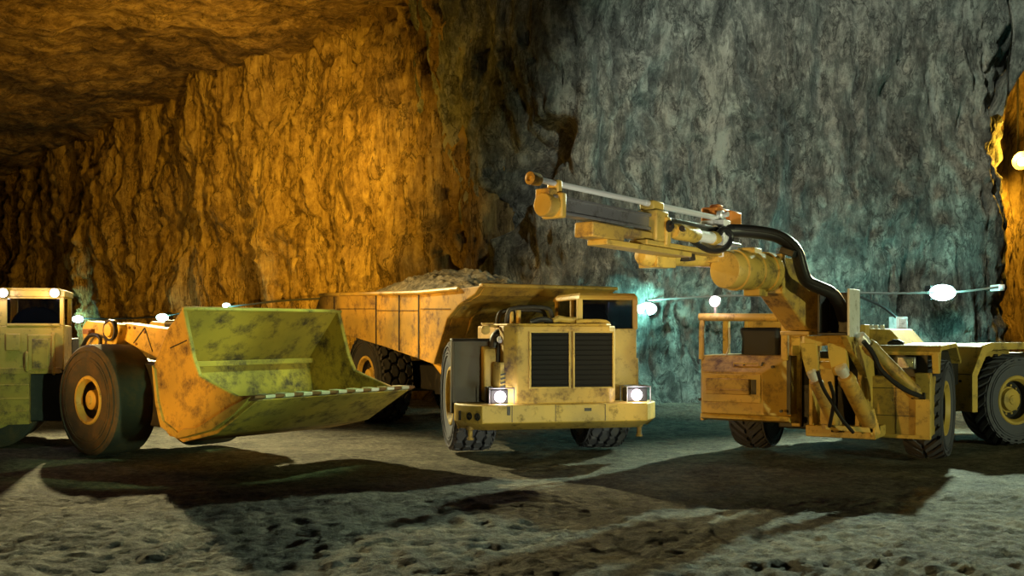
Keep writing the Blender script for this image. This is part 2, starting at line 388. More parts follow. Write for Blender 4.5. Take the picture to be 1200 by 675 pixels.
def rock_wall(name, ctrl, z0, z1, dz, m, step, amp, seed, gash=None, rough=.42):
    path = smooth_path([(x, y, 0) for x, y in ctrl], step); rows = []; s = 0; prev = path[0]
    nz = int((z1 - z0) / dz)
    for i, p in enumerate(path):
        s += (p - prev).length; prev = p
        t = (path[min(i + 3, len(path) - 1)] - path[max(i - 3, 0)]).normalized(); nrm = Vector((t.y, -t.x, 0))
        row = []
        for k in range(nz + 1):
            z = z0 + (z1 - z0) * k / nz
            wz = z + 1.2 * fbm(s * .3, z * .3, seed + 9, 2)
            ws = s + .5 * fbm(s * .5, z * .35, seed + 5, 3) + .12 * z
            d = .75 * fbm(s * .16, z * .14, seed, 3)
            d += rough * (ridge(ws * .55, wz * .11, seed + 2, 3) - 1.0)
            d += .20 * (ridge(ws * 1.9, wz * .30, seed + 3, 4) - 1.0)
            d += .09 * fbm(ws * 4.2, wz * 1.1, seed + 4, 3)
            d += .10 * fbm(ws * 1.2, wz * 1.6, seed + 6, 3)
            d += .07 * (ridge(ws * 5.5, wz * 1.1, seed + 8, 2) - 1.0)
            d += .05 * (abs(fbm(s * 2.4, z * 2.0, seed + 11, 3)) * 2 - .6)
            d *= amp
            if gash:                        # a slanting cleft in the corner of the cave
                (ax, az), (bx2, bz), wd_, dp = gash
                q = max(0, min(1, ((p.x - ax) * (bx2 - ax) + (z - az) * (bz - az)) / ((bx2 - ax) ** 2 + (bz - az) ** 2)))
                dd = math.hypot(p.x - ax - q * (bx2 - ax), z - az - q * (bz - az)) + .12 * fbm(p.x * 2, z * 2, 5, 2)
                d -= dp * max(0, 1 - dd / wd_)
            foot = max(0, 1 - z / 1.2)
            row.append(p + nrm * (d + foot * foot * .9) + Vector((0, 0, z)))
        rows.append(row)
    return grid_mesh(name, rows, m)
ROOF = 10.6
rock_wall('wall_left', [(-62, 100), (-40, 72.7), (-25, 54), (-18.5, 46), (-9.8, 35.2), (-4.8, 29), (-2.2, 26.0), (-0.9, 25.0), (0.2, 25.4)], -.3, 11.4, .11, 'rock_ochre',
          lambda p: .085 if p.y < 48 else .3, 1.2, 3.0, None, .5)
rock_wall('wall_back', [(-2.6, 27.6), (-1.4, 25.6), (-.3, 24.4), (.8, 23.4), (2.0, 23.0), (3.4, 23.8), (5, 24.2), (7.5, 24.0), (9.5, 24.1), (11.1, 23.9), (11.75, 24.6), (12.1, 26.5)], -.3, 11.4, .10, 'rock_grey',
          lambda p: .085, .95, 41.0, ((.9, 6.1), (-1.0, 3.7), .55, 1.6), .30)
rock_wall('wall_right', [(11.6, 25.6), (12.6, 27.2), (14.5, 28.4), (18, 29.5), (25, 30)], -.3, 9.5, .16, 'rock_ochre', lambda p: .15, .8, 77.0)
# the mouth of the side drift: its arch in the grey wall and its own roof
arch = [(11.45, 6.6), (11.6, 7.3), (12.0, 8.0), (12.6, 8.5), (13.6, 8.9), (15.5, 9.1), (19, 9.2), (24, 9.2)]
rows = []
for k in range(26):
    row = []
    for i in range(len(arch) * 5 - 4):
        a, b = arch[min(i // 5, len(arch) - 1)], arch[min(i // 5 + 1, len(arch) - 1)]; t = (i % 5) / 5
        x = a[0] + (b[0] - a[0]) * t; z = a[1] + (b[1] - a[1]) * t
        if k < 10:    # face of the wall above the mouth
            y = 23.75 + .3 * fbm(x * .8, z, 2, 3); zz = 11.2 + (z - 11.2) * (k / 9)
        else:         # roof of the drift going back
            q = (k - 10) / 15; y = 23.9 + q * 7; zz = z + .25 * fbm(x, y, 7, 3)
        row.append(Vector((x + .2 * fbm(zz, y, 3, 2), y, zz)))
    rows.append(row)
grid_mesh('trim_1', rows, 'rock_grey')
# roof
xs = [-62 + i * .3 for i in range(int(92 / .3))]; ys = [-6 + i * .3 for i in range(int(100 / .3))]
rows = []
for y in ys:
    r = []
    for x in xs:
        d = .55 * fbm(x * .22, y * .22, 1, 3) + .3 * (ridge(x * .5, y * .9, 4, 3) - 1) + .14 * fbm(x * 1.6, y * 1.6, 9, 2)
        r.append(Vector((x, y, ROOF + d)))
    rows.append(r)
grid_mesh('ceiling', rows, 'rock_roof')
# ground: finer where it is close
def spaced(a, b, fine0, fine1, f, c):
    out = [a]; v = a
    while v < b:
        v += f if fine0 <= v < fine1 else c; out.append(v)
    return out
def ground_z(x, y):
    z = .10 * fbm(x * .35, y * .35, 2, 3) + .022 * fbm(x * 1.7, y * 2.4, 5, 3) - .030 * max(0, ridge(x * 1.6 + y * .5, y * 6.5, 8, 3) - .95) + .030 * abs(fbm(x * 4.5, y * 6, 4, 4)) - (.05 if y < 9 else .03) * max(0, ridge(x * 3.4 + y * 1.4, y * 10 - x * 1.8, 14, 3) - .95)
    # tyre tracks: rows of lug prints swinging through the foreground
    for (x0, k, ph, wd) in ((3.6, -1.1, 0, .34), (1.4, -2.0, 2, .34), (-2.6, -1.2, 4, .34), (5.6, -.4, 1, .34)):
        yc = 7.2 + .16 * (x - x0) + .03 * k * (x - x0) ** 2 * .5 + ph * .42
        t = (y - yc) / wd
        if abs(t) < 1.3:
            wgt = min(1, (1.3 - abs(t)) * 3) * (.5 + .5 * noise.noise((x * .4, y * .4, 3 + ph)))
            z += wgt * (.016 * math.sin(x * 24 + t * 2.2) - .014)
    if 10.5 < y < 19: z = z * .5 - .015
    return z - .01
xs = spaced(-58, 28, -8.5, 9, .045, .4); ys = spaced(-6, 96, 5.6, 13, .045, .4)
ys = [y for y in ys if y < 13] + [y for y in spaced(13.05, 26, 13, 26, .09, .4)] + spaced(26.4, 96, 0, 0, .4, .6)
grid_mesh('floor', [[Vector((x, y, ground_z(x, y))) for x in xs] for y in ys], 'dirt')
# ------------------------------------------------------------------ dump truck
TF = Unit(0.31, 14.47, 12); TB = Unit(0.555, 15.56, 32)
truck = thing('dump_truck', 'yellow articulated dump truck with twin black grilles and a heaped bed of grey ore', 'dump truck', TF.M)
I4 = Matrix.Identity(4); BX = TF.I @ TB.M
def tb(name, m, mb, bevel=.012, parent=truck, xf=I4, label=None, sharp=35, split=None): return mb.build(name, m, parent, xf, bevel, label, sharp, name in SPLIT if split is None else split)
# front frame and bumper
tb('chassis', 'black', MB().bx(-.75, .75, -1.2, 1.5, .42, .75).bx(-.5, .5, 1.2, 2.2, .5, .85).bx(-.95, .95, -.14, .14, .62, .9).cyl((0, 1.7, .35), (0, 1.7, 1.2), .2), .02)
bp = [(-1.30, -1.02), (-1.28, -1.22), (-1.04, -1.60), (1.12, -1.60), (1.36, -1.22), (1.38, -1.02)]
def ring(z, s=0, yb=0):
    return [(x * (1 - s * .05), y + (yb if y < -1.1 else 0), z) for x, y in bp]
bumper = tb('bumper', 'paint', MB().loft([ring(.415, 1, .22), ring(.52), ring(.735, 0), ring(.745, .3)]), .015)
mk = MB()
for p in ((547, 489), (553, 491)): pass
A_, B_ = Vector((-1.28, -1.22, 0)), Vector((-1.04, -1.60, 0)); dn = (B_ - A_).normalized(); nn = Vector((dn.y, -dn.x, 0))
nn = nn if nn.y < 0 else -nn
for t, kind in ((.12, 'slot'), (.50, 'eye'), (.84, 'eye')):
    c = A_.lerp(B_, t) + Vector((0, 0, .60))
    if kind == 'slot': mk.beam(c - Vector((0, 0, .06)) + nn * .006, c + Vector((0, 0, .06)) + nn * .006, .05, .012, dn)
    else: mk.lathe([(0, .045), (.012, .045), (.012, .028), (0, .028)], c, nn, 16, caps=False); mk.beam(c - Vector((0, 0, .05)) + nn * .004, c + Vector((0, 0, .05)) + nn * .004, .012, .012, dn)
mk.bx(.28, .37, -1.612, -1.598, .655, .695).bx(-.72, -.68, -1.61, -1.598, .62, .73)
tb('tie_down_slots', 'black', mk, 0, bumper)
sm = MB()
for x in (-.66, -.1, .55): sm.bx(x, x + .008, -1.605, -1.59, .53, .74)
tb('weld_seam', 'black', sm, 0, bumper)
for x in (-1.12, 1.14): tb('tow_pin', 'paint_worn', MB().lathe([(0, .05), (.05, .05), (.06, .03), (.15, .03), (.15, .045), (.18, .045)], (x, -1.22, .46), (0, 0, -1), 14), 0)
# hood
hx0, hx1, hy = -.56, .66, -1.45
hood = tb('hood', 'paint_worn', MB().prism([(hx0, hy), (hx1, hy), (hx1 + .12, hy + .14), (hx1 + .12, .55), (hx0 - .15, .55), (hx0 - .15, hy + .14)], 2, .74, 1.735)
          .prism([(hx0 + .03, hy + .04), (hx1 - .03, hy + .04), (hx1 + .07, hy + .16), (hx1 + .07, .5), (hx0 - .1, .5), (hx0 - .1, hy + .16)], 2, 1.73, 1.765), .02)
for (a, b) in (((622, 390), (666, 453)), ((673, 390), (717, 453))):
    p0, p1 = TF.y(*a, hy), TF.y(*b, hy); x0, x1, z1, z0 = p0.x, p1.x, p0.z, p1.z
    g = tb('grille', 'near_black', MB().bx(x0, x1, hy - .008, hy + .05, z0, z1), 0)
    fr = MB()
    for q in ((x0 - .025, x0, z0 - .02, z1 + .02), (x1, x1 + .025, z0 - .02, z1 + .02), (x0, x1, z1, z1 + .02), (x0, x1, z0 - .02, z0)): fr.bx(q[0], q[1], hy - .03, hy + .01, q[2], q[3])
    tb('grille_frame', 'paint', fr, .004, g)
    sl = MB(); n = 11
    for k in range(n):
        z = z0 + (z1 - z0) * (k + .5) / n
        sl.box(((x0 + x1) / 2, hy - .016, z), (x1 - x0, .008, .026), Matrix.Rotation(R(58), 3, 'X'))
    tb('grille_slats', 'near_black', sl, 0, g)
# left platform: mudguard, air cleaner, louvred box
mg = MB().bx(-1.30, -.56, -.92, -.87, .735, 1.54).bx(-1.32, -1.28, -.96, -.84, .60, 1.56)
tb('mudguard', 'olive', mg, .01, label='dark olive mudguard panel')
tb('mudguard_top', 'black', MB().prism([(-.98, 1.53), (-.94, 1.57), (-.80, 1.57), (-.80, 1.53)], 0, -1.32, -.5), .01)
tb('mudguard', 'paint', MB().bx(.80, 1.24, -.90, -.87, .735, 1.3), .01)
mx0, mx1 = TF.y(567, 460, -1.1).x, TF.y(589, 460, -1.1).x
ac = MB()
ac.prism([(-1.10, .76), (-1.10, 1.34), (-1.06, 1.43), (-.98, 1.47), (-.90, 1.47), (-.90, .76)], 0, mx0, mx1 + .05)
tb('air_cleaner_box', 'paint', ac, .02)
lx0, lx1 = TF.y(580, 440, -1.3).x, TF.y(601, 440, -1.3).x
lb = tb('louvred_box', 'paint', MB().prism([(lx0, -1.22), (lx0 + .06, -1.32), (lx1, -1.32), (lx1, -1.1), (lx0, -1.1)], 2, .76, 1.27), .012)
lv = MB()
for k in range(6): lv.box((lx0 + .115, -1.325, .86 + k * .052), (.10, .02, .022), Matrix.Rotation(R(-14), 3, 'Y'))
tb('louvre_slots', 'black', lv, 0, lb)
tb('air_intake_pipe', 'black', MB().tube([(lx0 + .05, -1.0, 1.45), (lx0 + .06, -1.0, 1.60), (lx0 + .18, -1.0, 1.66), (hx0 - .1, -1.0, 1.66)], .07, 12, 2), 0)
tb('hood_side_pipe', 'black', MB().tube([(hx0 - .18, -1.12, .78), (hx0 - .18, -1.12, 1.5), (hx0 - .1, -1.1, 1.56)], .028, 8, 2), 0)
p = TF.y(583, 398, -1.2)
tb('side_lamp', 'white', MB().lathe([(0, .03), (.02, .045), (.16, .045), (.18, .03)], p, (1, 0, 0), 14).bx(p.x + .14, p.x + .3, p.y - .015, p.y + .015, p.z - .012, p.z + .012), 0)
mir = MB().tube([(hx0 - .1, -1.0, 1.72), (hx0 - .32, -1.1, 1.74), (hx0 - .38, -1.15, 1.64)], .018, 8, 1).lathe([(0, .02), (.03, .055), (.09, .06), (.10, .01)], (hx0 - .36, -1.13, 1.68), (0, -1, 0), 16)
mir.box((hx0 - .30, -1.02, 1.76), (.16, .05, .03))
tb('beacon_bracket', 'paint_worn', mir, .004)
# head lamps with guards
for x, px in ((-1, 586), (1, 746)):
    c = TF.y(px, 465, -1.36); cx, cz = c.x, c.z
    h = tb('headlight', 'black', MB().bx(cx - .13, cx + .15, -1.36, -1.16, .745, .93), .015)
    l_ = tb('headlight_lens', 'glow_pink', MB().lathe([(0, .055), (.02, .075), (.035, .072), (.05, .045), (.052, .005)], (cx, -1.345, .835), (0, -1, 0), 20), 0, h)
    gd = MB()
    for xx in (cx - .15, cx + .17):
        for yy in (-1.42, -1.14): gd.tube([(xx, yy, .745), (xx, yy, .945)], .009, 6)
    for zz in (.945,): gd.tube([(cx - .15, -1.42, zz), (cx + .17, -1.42, zz), (cx + .17, -1.14, zz), (cx - .15, -1.14, zz), (cx - .15, -1.42, zz)], .009, 6)
    tb('headlight_guard', 'steel', gd, 0, h)
    lm = lamp('headlight_beam', 'POINT', (0, 0, 0), 5, (1, .88, .95), radius=.06); lm.parent = truck; lm.location = (cx, -1.50, .84)
# cab
cl = TF.y(657, 382, -.05).x; ca = TF.y(679, 382, -.92).x; cr = TF.y(746, 382, -.92).x
cab = tb('cab', 'paint', MB().prism([(ca, -.92), (cr, -.92), (cr, .3), (cl, .3), (cl, -.60)], 2, .74, 1.70), .012)
def rpoly(e, z): return [(ca - e * .4, -.92 - e, z), (cr + e * .4, -.92 - e, z), (cr + e * .4, .32, z), (cl - e, .32, z), (cl - e, -.60 - e * .4, z)]
tb('cab_roof', 'paint', MB().loft([rpoly(.015, 2.085), rpoly(.02, 2.10), rpoly(.0, 2.14), rpoly(-.05, 2.175)]), .006, sharp=20)
pl = MB()
for x, y in ((ca + .01, -.89), (cr - .02, -.89), (cl + .035, -.57), (cl + .035, .26), (cr - .03, .26)): pl.bx(x - .035, x + .035, y - .035, y + .035, 1.69, 2.1)
tb('cab_pillars', 'paint', pl, .006)
tb('windscreen', 'glass', MB().bx(ca + .03, cr - .04, -.91, -.90, 1.70, 2.09), 0)
tb('corner_window', 'glass', MB().beam((cl + .04, -.61, 1.895), (ca - .01, -.88, 1.895), .01, .39), 0)
tb('side_window', 'glass', MB().bx(cl + .03, cl + .04, -.54, .22, 1.70, 2.09).bx(cr - .04, cr - .03, -.84, .22, 1.70, 2.09), 0)
tb('cab_back_wall', 'paint', MB().bx(cl + .05, cr - .05, .24, .28, 1.70, 2.1), 0)
tb('driver_seat', 'seat', MB().bx(cl + .35, cr - .15, -.1, .1, 1.6, 2.05).bx(cl + .35, cr - .15, -.45, 0, 1.6, 1.74), .04)
tb('steering_wheel', 'black', MB().tube([(.75 + .16 * math.cos(a * PI / 8), -.6 + .06 * math.sin(a * PI / 8), 1.82 + .15 * math.sin(a * PI / 8)) for a in range(17)], .014, 6), 0)
# pipes on the hood
pa, pb = TF.y(593, 382, -.55), TF.y(652, 357, -.55)
for dy, dx, zt in ((0, 0, 1.985), (.35, -.06, 1.955)):
    tb('roll_bar', 'black', MB().tube([(pa.x + dx, -.55 + dy, 1.7), (pa.x + dx + .02, -.55 + dy, zt - .06), (pa.x + dx + .09, -.55 + dy, zt), (pb.x - .12, -.55 + dy, zt + .01), (pb.x - .06, -.55 + dy, zt - .08), (pb.x - .05, -.55 + dy, 1.7)], .03, 10, 2), 0)
tb('exhaust_stub', 'paint', MB().cyl((pa.x + .18, -.5, 1.74), (pa.x + .18, -.5, 1.95), .035, 14).cyl((pa.x + .1, -.45, 1.74), (pa.x + .1, -.45, 1.93), .025, 12), 0)
tb('radiator_hose', 'black', MB().tube([(-.3, -1.1, 1.78), (-.15, -1.12, 1.83), (.0, -1.1, 1.79), (.12, -1.12, 1.82)], .035, 10, 2), 0)
tb('pipe_elbow', 'paint', MB().tube([(-.02, -1.15, 1.80), (.06, -1.15, 1.83), (.18, -1.15, 1.81), (.30, -1.15, 1.81)], [.03, .045, .04, .04], 10), 0)
tb('hood_rail', 'paint', MB().tube([(.28, -1.22, 1.785), (.34, -1.24, 1.80), (.66, -1.24, 1.80), (.72, -1.24, 1.76)], .025, 8, 1), 0)
wheel_set(truck, [(T(-.94, 0, .765), -1, .1), (T(.94, 0, .765), 1, .7)], .765, .56, .38, 'hex', 'rubber_blue')
# rear frame, bed
bx_ = -1.24
def s2(px, py):
    p = TB.x(px, py, bx_); return (p.y, p.z)
side = [s2(*q) for q in ((563, 335), (538, 338), (490, 342.5), (440, 343.5), (376, 345), (369, 364), (398, 390), (455, 408), (508, 427), (524, 373), (538, 357), (556, 345))]
TBX = dict(xf=BX)
for x0, x1 in ((bx_, bx_ + .08), (-bx_ - .08, -bx_)):
    sd = tb('bed_side_plate', 'paint_worn', MB().prism(side, 0, x0, x1), .012, **TBX)
    if x0 < 0:
        se = MB()
        for px, ya, yb in ((392, 345, 386), (441, 344, 403), (468, 343.5, 411), (491, 343, 421)):
            a, b = s2(px, ya), s2(px, yb); se.loft([[(bx_ - .012, a[0] - w, a[1]), (bx_ + .01, a[0] - w, a[1]), (bx_ + .01, b[0] - w, b[1]), (bx_ - .012, b[0] - w, b[1])] for w in (-.016, .016)])
        tb('plate_seam', 'black', se, 0, sd, **TBX)
        se = MB()
        for pxa, pxb, y in ((395, 440, 362), (442, 490, 364), (493, 528, 362)):
            a, b = s2(pxa, y), s2(pxb, y); se.beam((bx_ - .004, a[0], a[1]), (bx_ - .004, b[0], b[1]), .012, .012, (1, 0, 0))
        tb('weld_line', 'black', se, 0, sd, **TBX)
        a, b = s2(376, 345.5), s2(538, 338.5)
        tb('top_rail', 'paint', MB().tube([(bx_ - .01, a[0], a[1]), (bx_ - .01, s2(490, 343)[0], s2(490, 343)[1]), (bx_ - .01, b[0], b[1])], .035, 8), 0, sd, **TBX)
pt = s2(563, 335); pn = s2(556, 346); pm = s2(538, 357); pq = s2(524, 373); pl_ = s2(508, 427)
tb('bed_front_plate', 'paint_worn', MB().strip([pt, pn, pm, pq, pl_], .06, bx_ + .08, -bx_ - .08), .01, sharp=8, **TBX)
tb('bed_front_rail', 'paint', MB().bx(bx_, -bx_, pt[0] - .05, pt[0] + .05, pt[1] - .02, pt[1] + .035), .015, **TBX)
rb = MB()
for x in (-.8, -.27, .27, .8): rb.loft([[(x - w, pm[0] - .06, pm[1]), (x - w, pq[0] - .06, pq[1]), (x - w, pl_[0] - .04, pl_[1] + .1), (x - w, pl_[0] + .02, pl_[1] + .1), (x - w, pq[0] + .02, pq[1])] for w in (-.03, .03)])
tb('stiffener_ribs', 'paint_worn', rb, .008, **TBX)
tb('bed_floor', 'paint_worn', MB().prism([(pl_[0], 1.6), (pl_[0], 1.68), (s2(369, 364)[0], 1.98), (s2(369, 364)[0], 1.9)], 0, bx_ + .08, -bx_ - .08).bx(-.55, .55, 1.2, 5.4, 1.25, 1.62), .01, **TBX)
tb('rear_chassis', 'black', MB().bx(-.42, .42, .2, 5.3, .62, 1.05).bx(-.75, .75, 4.0, 4.4, .55, 1.1).bx(-.75, -.4, 1.3, 2.3, .6, 1.25).bx(.4, .75, 1.3, 2.3, .6, 1.25), .02, **TBX)
tb('hoist_cylinder', 'paint', MB().cyl((-1.05, 2.05, 1.40), (-.95, .9, .62), .07, 16).cyl((-1.05, 2.3, 1.5), (-1.05, 2.05, 1.40), .04, 12), 0, **TBX)
tb('side_step', 'paint', MB().bx(-1.12, -.95, .75, .95, .62, 1.25), .012, **TBX)
wheel_set(truck, [(BX @ T(-.88, 4.2, .82), -1, .3), (BX @ T(.88, 4.2, .82), 1, .9)], .82, .60, .36, 'hex', 'rubber')
# ore in the bed
rows = []; n = 110
ore_pk = TB.w(545, 315, 18.2)
yf = pm[0] + .25
for i in range(n + 1):
    v = i / n; r = []
    y = yf + (s2(392, 345)[0] - yf) * v
    for j in range(n + 1):
        u = j / n; x = -1.13 + 2.26 * u
        e = max(0, 1 - abs(2 * u - 1) ** 2.4) * max(0, 1 - abs((y - ore_pk.y) / (2.6 if y > ore_pk.y else max(.3, ore_pk.y - yf))) ** 1.6)
        z = 2.22 + (ore_pk.z - 2.28) * e + .06 * fbm(x * 3, y * 3, 3, 3) * min(1, e * 3 + .2) + .05 * abs(fbm(x * 7, y * 7, 6, 3)) * min(1, e * 3 + .3)
        r.append(Vector((x, y, z)))
    rows.append(r)
mb = MB(); vs = [[mb.b.verts.new(p) for p in r] for r in rows]
lo = [[mb.b.verts.new((p.x, p.y, 2.02)) for p in r] for r in (rows[0], rows[-1])]
for a, b in zip(vs, vs[1:]):
    for j in range(n): mb.face((a[j], a[j + 1], b[j + 1], b[j]))
for vv, ll in ((vs[0], lo[0]), (vs[-1], lo[1])):
    for j in range(n): mb.face((vv[j], vv[j + 1], ll[j + 1], ll[j]))
for j in (0, n):
    mb.face([r[j] for r in vs] + [lo[1][j], lo[0][j]])
ore = mb.build('ore_heap', 'ore', None, TB.M, sharp=180)
tag(ore, 'heap of grey broken ore in the dump truck bed', 'ore', kind='stuff')
# ------------------------------------------------------------------ underground loader
LF = Unit(-4.99, 14.47, 52); LR = Unit(-6.2, 15.72, 107)
loader = thing('wheel_loader', 'low yellow underground loader with bald front tyres and a raised green-tinged bucket', 'loader', LF.M)
LX = LF.I @ LR.M
def lb_(name, m, mb, bevel=.012, parent=loader, xf=I4, label=None, sharp=35, split=None): return mb.build(name, m, parent, xf, bevel, label, sharp, name in SPLIT if split is None else split)
bl, br = -1.22, 1.27
def b2(px, py):
    p = LF.x(px, py, bl); return (p.y, p.z)
# bucket: outline of the left cheek, then the bent shell between the cheeks
top, heel_hi, heel, toe, toe2, lip = b2(214, 362), b2(180, 428), b2(190, 499), b2(210, 514), b2(249, 504), b2(296, 465)
cheek = [top, b2(196, 385), heel_hi, b2(184, 470), heel, b2(198, 511), toe, toe2, lip, b2(276, 464), b2(262, 457), b2(245, 448), b2(233, 441), b2(226, 420)]
for x0, x1 in ((bl, bl + .06), (br - .06, br)):
    ck = lb_('bucket_cheek', 'paint_worn', MB().prism(cheek, 0, x0, x1), .014)
    if x0 < 0:
        q = [b2(*c) for c in ((183, 432), (187, 470), (193, 493), (210, 507), (217, 502), (233, 501), (272, 476), (292, 466))]
        o_ = [b2(*c) for c in ((180, 428), (184, 472), (190, 500), (209, 514), (218, 512), (250, 503.5), (277, 485), (296, 465))]
        lb_('wear_strip', 'paint', MB().prism(q + o_[::-1], 0, bl - .03, bl + .01), .008, ck)
        a, b = b2(203, 405), b2(221, 396); c = b2(200, 402)
        lb_('weld_line', 'black', MB().beam((bl - .002, c[0], c[1] - .06), (bl - .002, b2(219, 399)[0], b2(219, 399)[1]), .012, .02, (1, 0, 0)), 0, ck)
shell = lb_('bucket_shell', 'paint_worn', MB().strip([lip, toe2, toe, heel, heel_hi, top], -.05, bl + .05, br - .05), .008)
lb_('bucket_top_edge', 'paint', MB().tube([(bl, top[0], top[1]), (br, top[0], top[1])], .02, 8), 0)
ri = MB()
fy, fz = heel_hi
d = Vector((top[0] - fy, top[1] - fz)).normalized()
ri.bx(bl + .05, br - .05, fy - .10, fy + .02, fz - .035, fz + .035)
lb_('back_rib', 'paint_worn', ri, .008, shell)
edge = lb_('cutting_edge', 'rust', MB().prism([(lip[0] + .02, lip[1] - .05), (lip[0] - .07, lip[1] - .015), (lip[0] - .07, lip[1] + .015), (lip[0] + .16, lip[1] + .005)], 0, bl - .02, br + .02), .006)
n = 9
for k in range(n):
    x = bl + .12 + (br - bl - .35) * k / (n - 1)
    lb_('wear_plate', 'bare', MB().prism([(lip[0] + .03, lip[1] - .055), (lip[0] - .085, lip[1] - .018), (lip[0] - .085, lip[1] + .02), (lip[0] + .10, lip[1] + .022)], 0, x, x + .13), .005, edge)
# boom arm and links
def a2(px, py, x=-.50):
    p = LF.x(px, py, x); return (p.y, p.z)
for sx in (-.50, .26):
    lb_('boom_arm', 'paint', MB().prism([a2(141, 378), a2(197, 386), a2(200, 400), a2(186, 421), a2(160, 408), a2(143, 398)], 0, sx, sx + .24), .02)
arm_seam = MB()
for (p, q) in (((170, 384), (157, 402)), ((170, 384), (179, 412))):
    a, b = a2(*p), a2(*q); arm_seam.beam((-.503, a[0], a[1]), (-.503, b[0], b[1]), .012, .014, (1, 0, 0))
lb_('weld_line', 'black', arm_seam, 0)
blt = MB()
for p in ((152, 384), (170, 389), (160, 403), (158, 384)):
    a = a2(*p); blt.lathe([(0, .02), (.015, .02)], (-.50, a[0], a[1]), (-1, 0, 0), 8)
lb_('bolt_heads', 'rust', blt, 0)
lb_('dump_link', 'black', MB().bx(-.12, .14, a2(200, 395)[0], a2(140, 380)[0], 1.55, 1.72).bx(-.5, .5, a2(190, 410)[0] - .4, a2(190, 410)[0], 1.0, 1.3), .02)
lb_('tilt_cylinder', 'black', MB().cyl((0.02, a2(172, 380)[0], a2(172, 380)[1] + .02), (.02, a2(210, 390)[0] - .1, 1.55), .06, 14).cyl((-.2, a2(172, 380)[0], 1.77), (-.02, a2(196, 384)[0], 1.76), .05, 10), 0)
# tower block with the arm pin
tw = [a2(101, 376, -.62), a2(139, 380, -.62), a2(140, 384, -.62), a2(134, 407, -.62), (a2(120, 410, -.62)[0], 1.15), (a2(98, 410, -.62)[0], 1.15), a2(97, 400, -.62), a2(96, 384, -.62)]
for x in (-.62, .40): lb_('boom_tower', 'paint', MB().prism(tw, 0, x, x + .22), .02)
pc = a2(131, 387, -.62)
lb_('pivot_pin', 'paint', MB().lathe([(-.02, .145), (.03, .145), (.03, .10), (.07, .09), (.08, .05), (.08, .005)], (-.62, pc[0], pc[1]), (-1, 0, 0), 24), .004)
lb_('pivot_ring', 'black', MB().lathe([(0, .15), (.045, .15), (.045, .12), (0, .12)], (-.622, pc[0], pc[1]), (-1, 0, 0), 24, caps=False), 0)
hp = [a2(*q, -.68) for q in ((98, 407), (104, 395), (110, 392), (117, 393), (120, 398), (118, 408))]
lb_('hydraulic_hose', 'hose', MB().tube([(-.70, y, z) for y, z in hp], .028, 8, 2), 0)
hv = a2(104, 388, -.64)
lb_('valve_block', 'rust', MB().bx(-.68, -.62, hv[0] - .12, hv[0] + .1, hv[1] - .04, hv[1] + .03).cyl((-.66, hv[0] - .1, hv[1] - .02), (-.72, hv[0] - .1, hv[1] - .02), .03, 10), .006)
lb_('front_frame', 'black', MB().bx(-.58, .58, -.9, 1.0, .40, 1.25).bx(-.42, .42, .9, 1.7, .5, 1.2).bx(-.7, .7, -.16, .16, .5, 1.0).prism([(-.9, .45), (-.9, 1.2), (-1.6, 1.0), (-1.6, .75)], 0, -.4, .4), .03)
wheel_set(loader, [(T(-.775, 0, .745), -1, .2), (T(.775, 0, .745), 1, .5)], .745, .64, .30, 'smooth', 'rubber_dusty', dish=.25, hubr=.14, hubd=.78)
# rear frame with the driver's cab, seen from its side
CX = -1.1
def c2(px, py, x=CX):
    p = LR.x(px, py, x); return (p.y, p.z)
def cbox(mb, px0, py0, px1, py1, d0, d1):
    (ya, za), (yb, zb) = c2(px0, py0), c2(px1, py1); return mb.bx(CX - d0, CX + d1, ya, yb, za, zb)
LXA = dict(xf=LX)
y_r = c2(75, 430)[0]                        # front end of the cab
y_l = y_r + 2.2
def zc(py): return c2(40, py)[1]
body = MB().bx(CX, CX + .95, y_r, y_l, zc(434), zc(381))
lb_('cab_body', 'paint', body, .02, **LXA)
yw0, yw1 = c2(8, 365)[0], c2(70, 365)[0]
pi = MB()
for ya, yb in ((y_r, yw1), (yw0, yw0 + .10), (yw0 + 1.05, y_l)):
    for xa in (CX, CX + .87): pi.bx(xa, xa + .08, ya, yb, zc(382), zc(347))
lb_('cab_pillars', 'paint', pi, .01, **LXA)
lb_('cab_roof', 'paint', MB().bx(CX - .04, CX + .98, y_r - .02, y_l, zc(348), zc(340)).bx(CX, CX + .9, y_r + .06, y_l, zc(341), zc(337.5)), .015, **LXA)
lb_('cab_window', 'glass', MB().bx(CX + .03, CX + .04, yw1, yw0, zc(381), zc(348)), 0, **LXA)
lb_('cab_window', 'glass', MB().bx(CX + .03, CX + .04, yw0 + .1, yw0 + 1.05, zc(381), zc(348)), 0, **LXA)
fr = MB()
for q in ((yw1 - .0, yw0, zc(350), zc(347)), (yw1, yw0, zc(382), zc(379))): fr.bx(CX - .02, CX + .03, *q)
lb_('window_frame', 'paint', fr, .006, **LXA)
st = MB().lathe([(0, .05), (.02, .36), (.10, .34), (.16, .05)], (CX + .42, (yw0 + yw1) / 2, zc(381)), (0, 0, 1), 28)
st2 = MB().prism([((yw0 + yw1) / 2 + .34 * math.cos(a * PI / 14), zc(381) + .27 * math.sin(a * PI / 14)) for a in range(15)], 0, CX + .30, CX + .45)
lb_('seat_back', 'seat', st2, .03, **LXA)
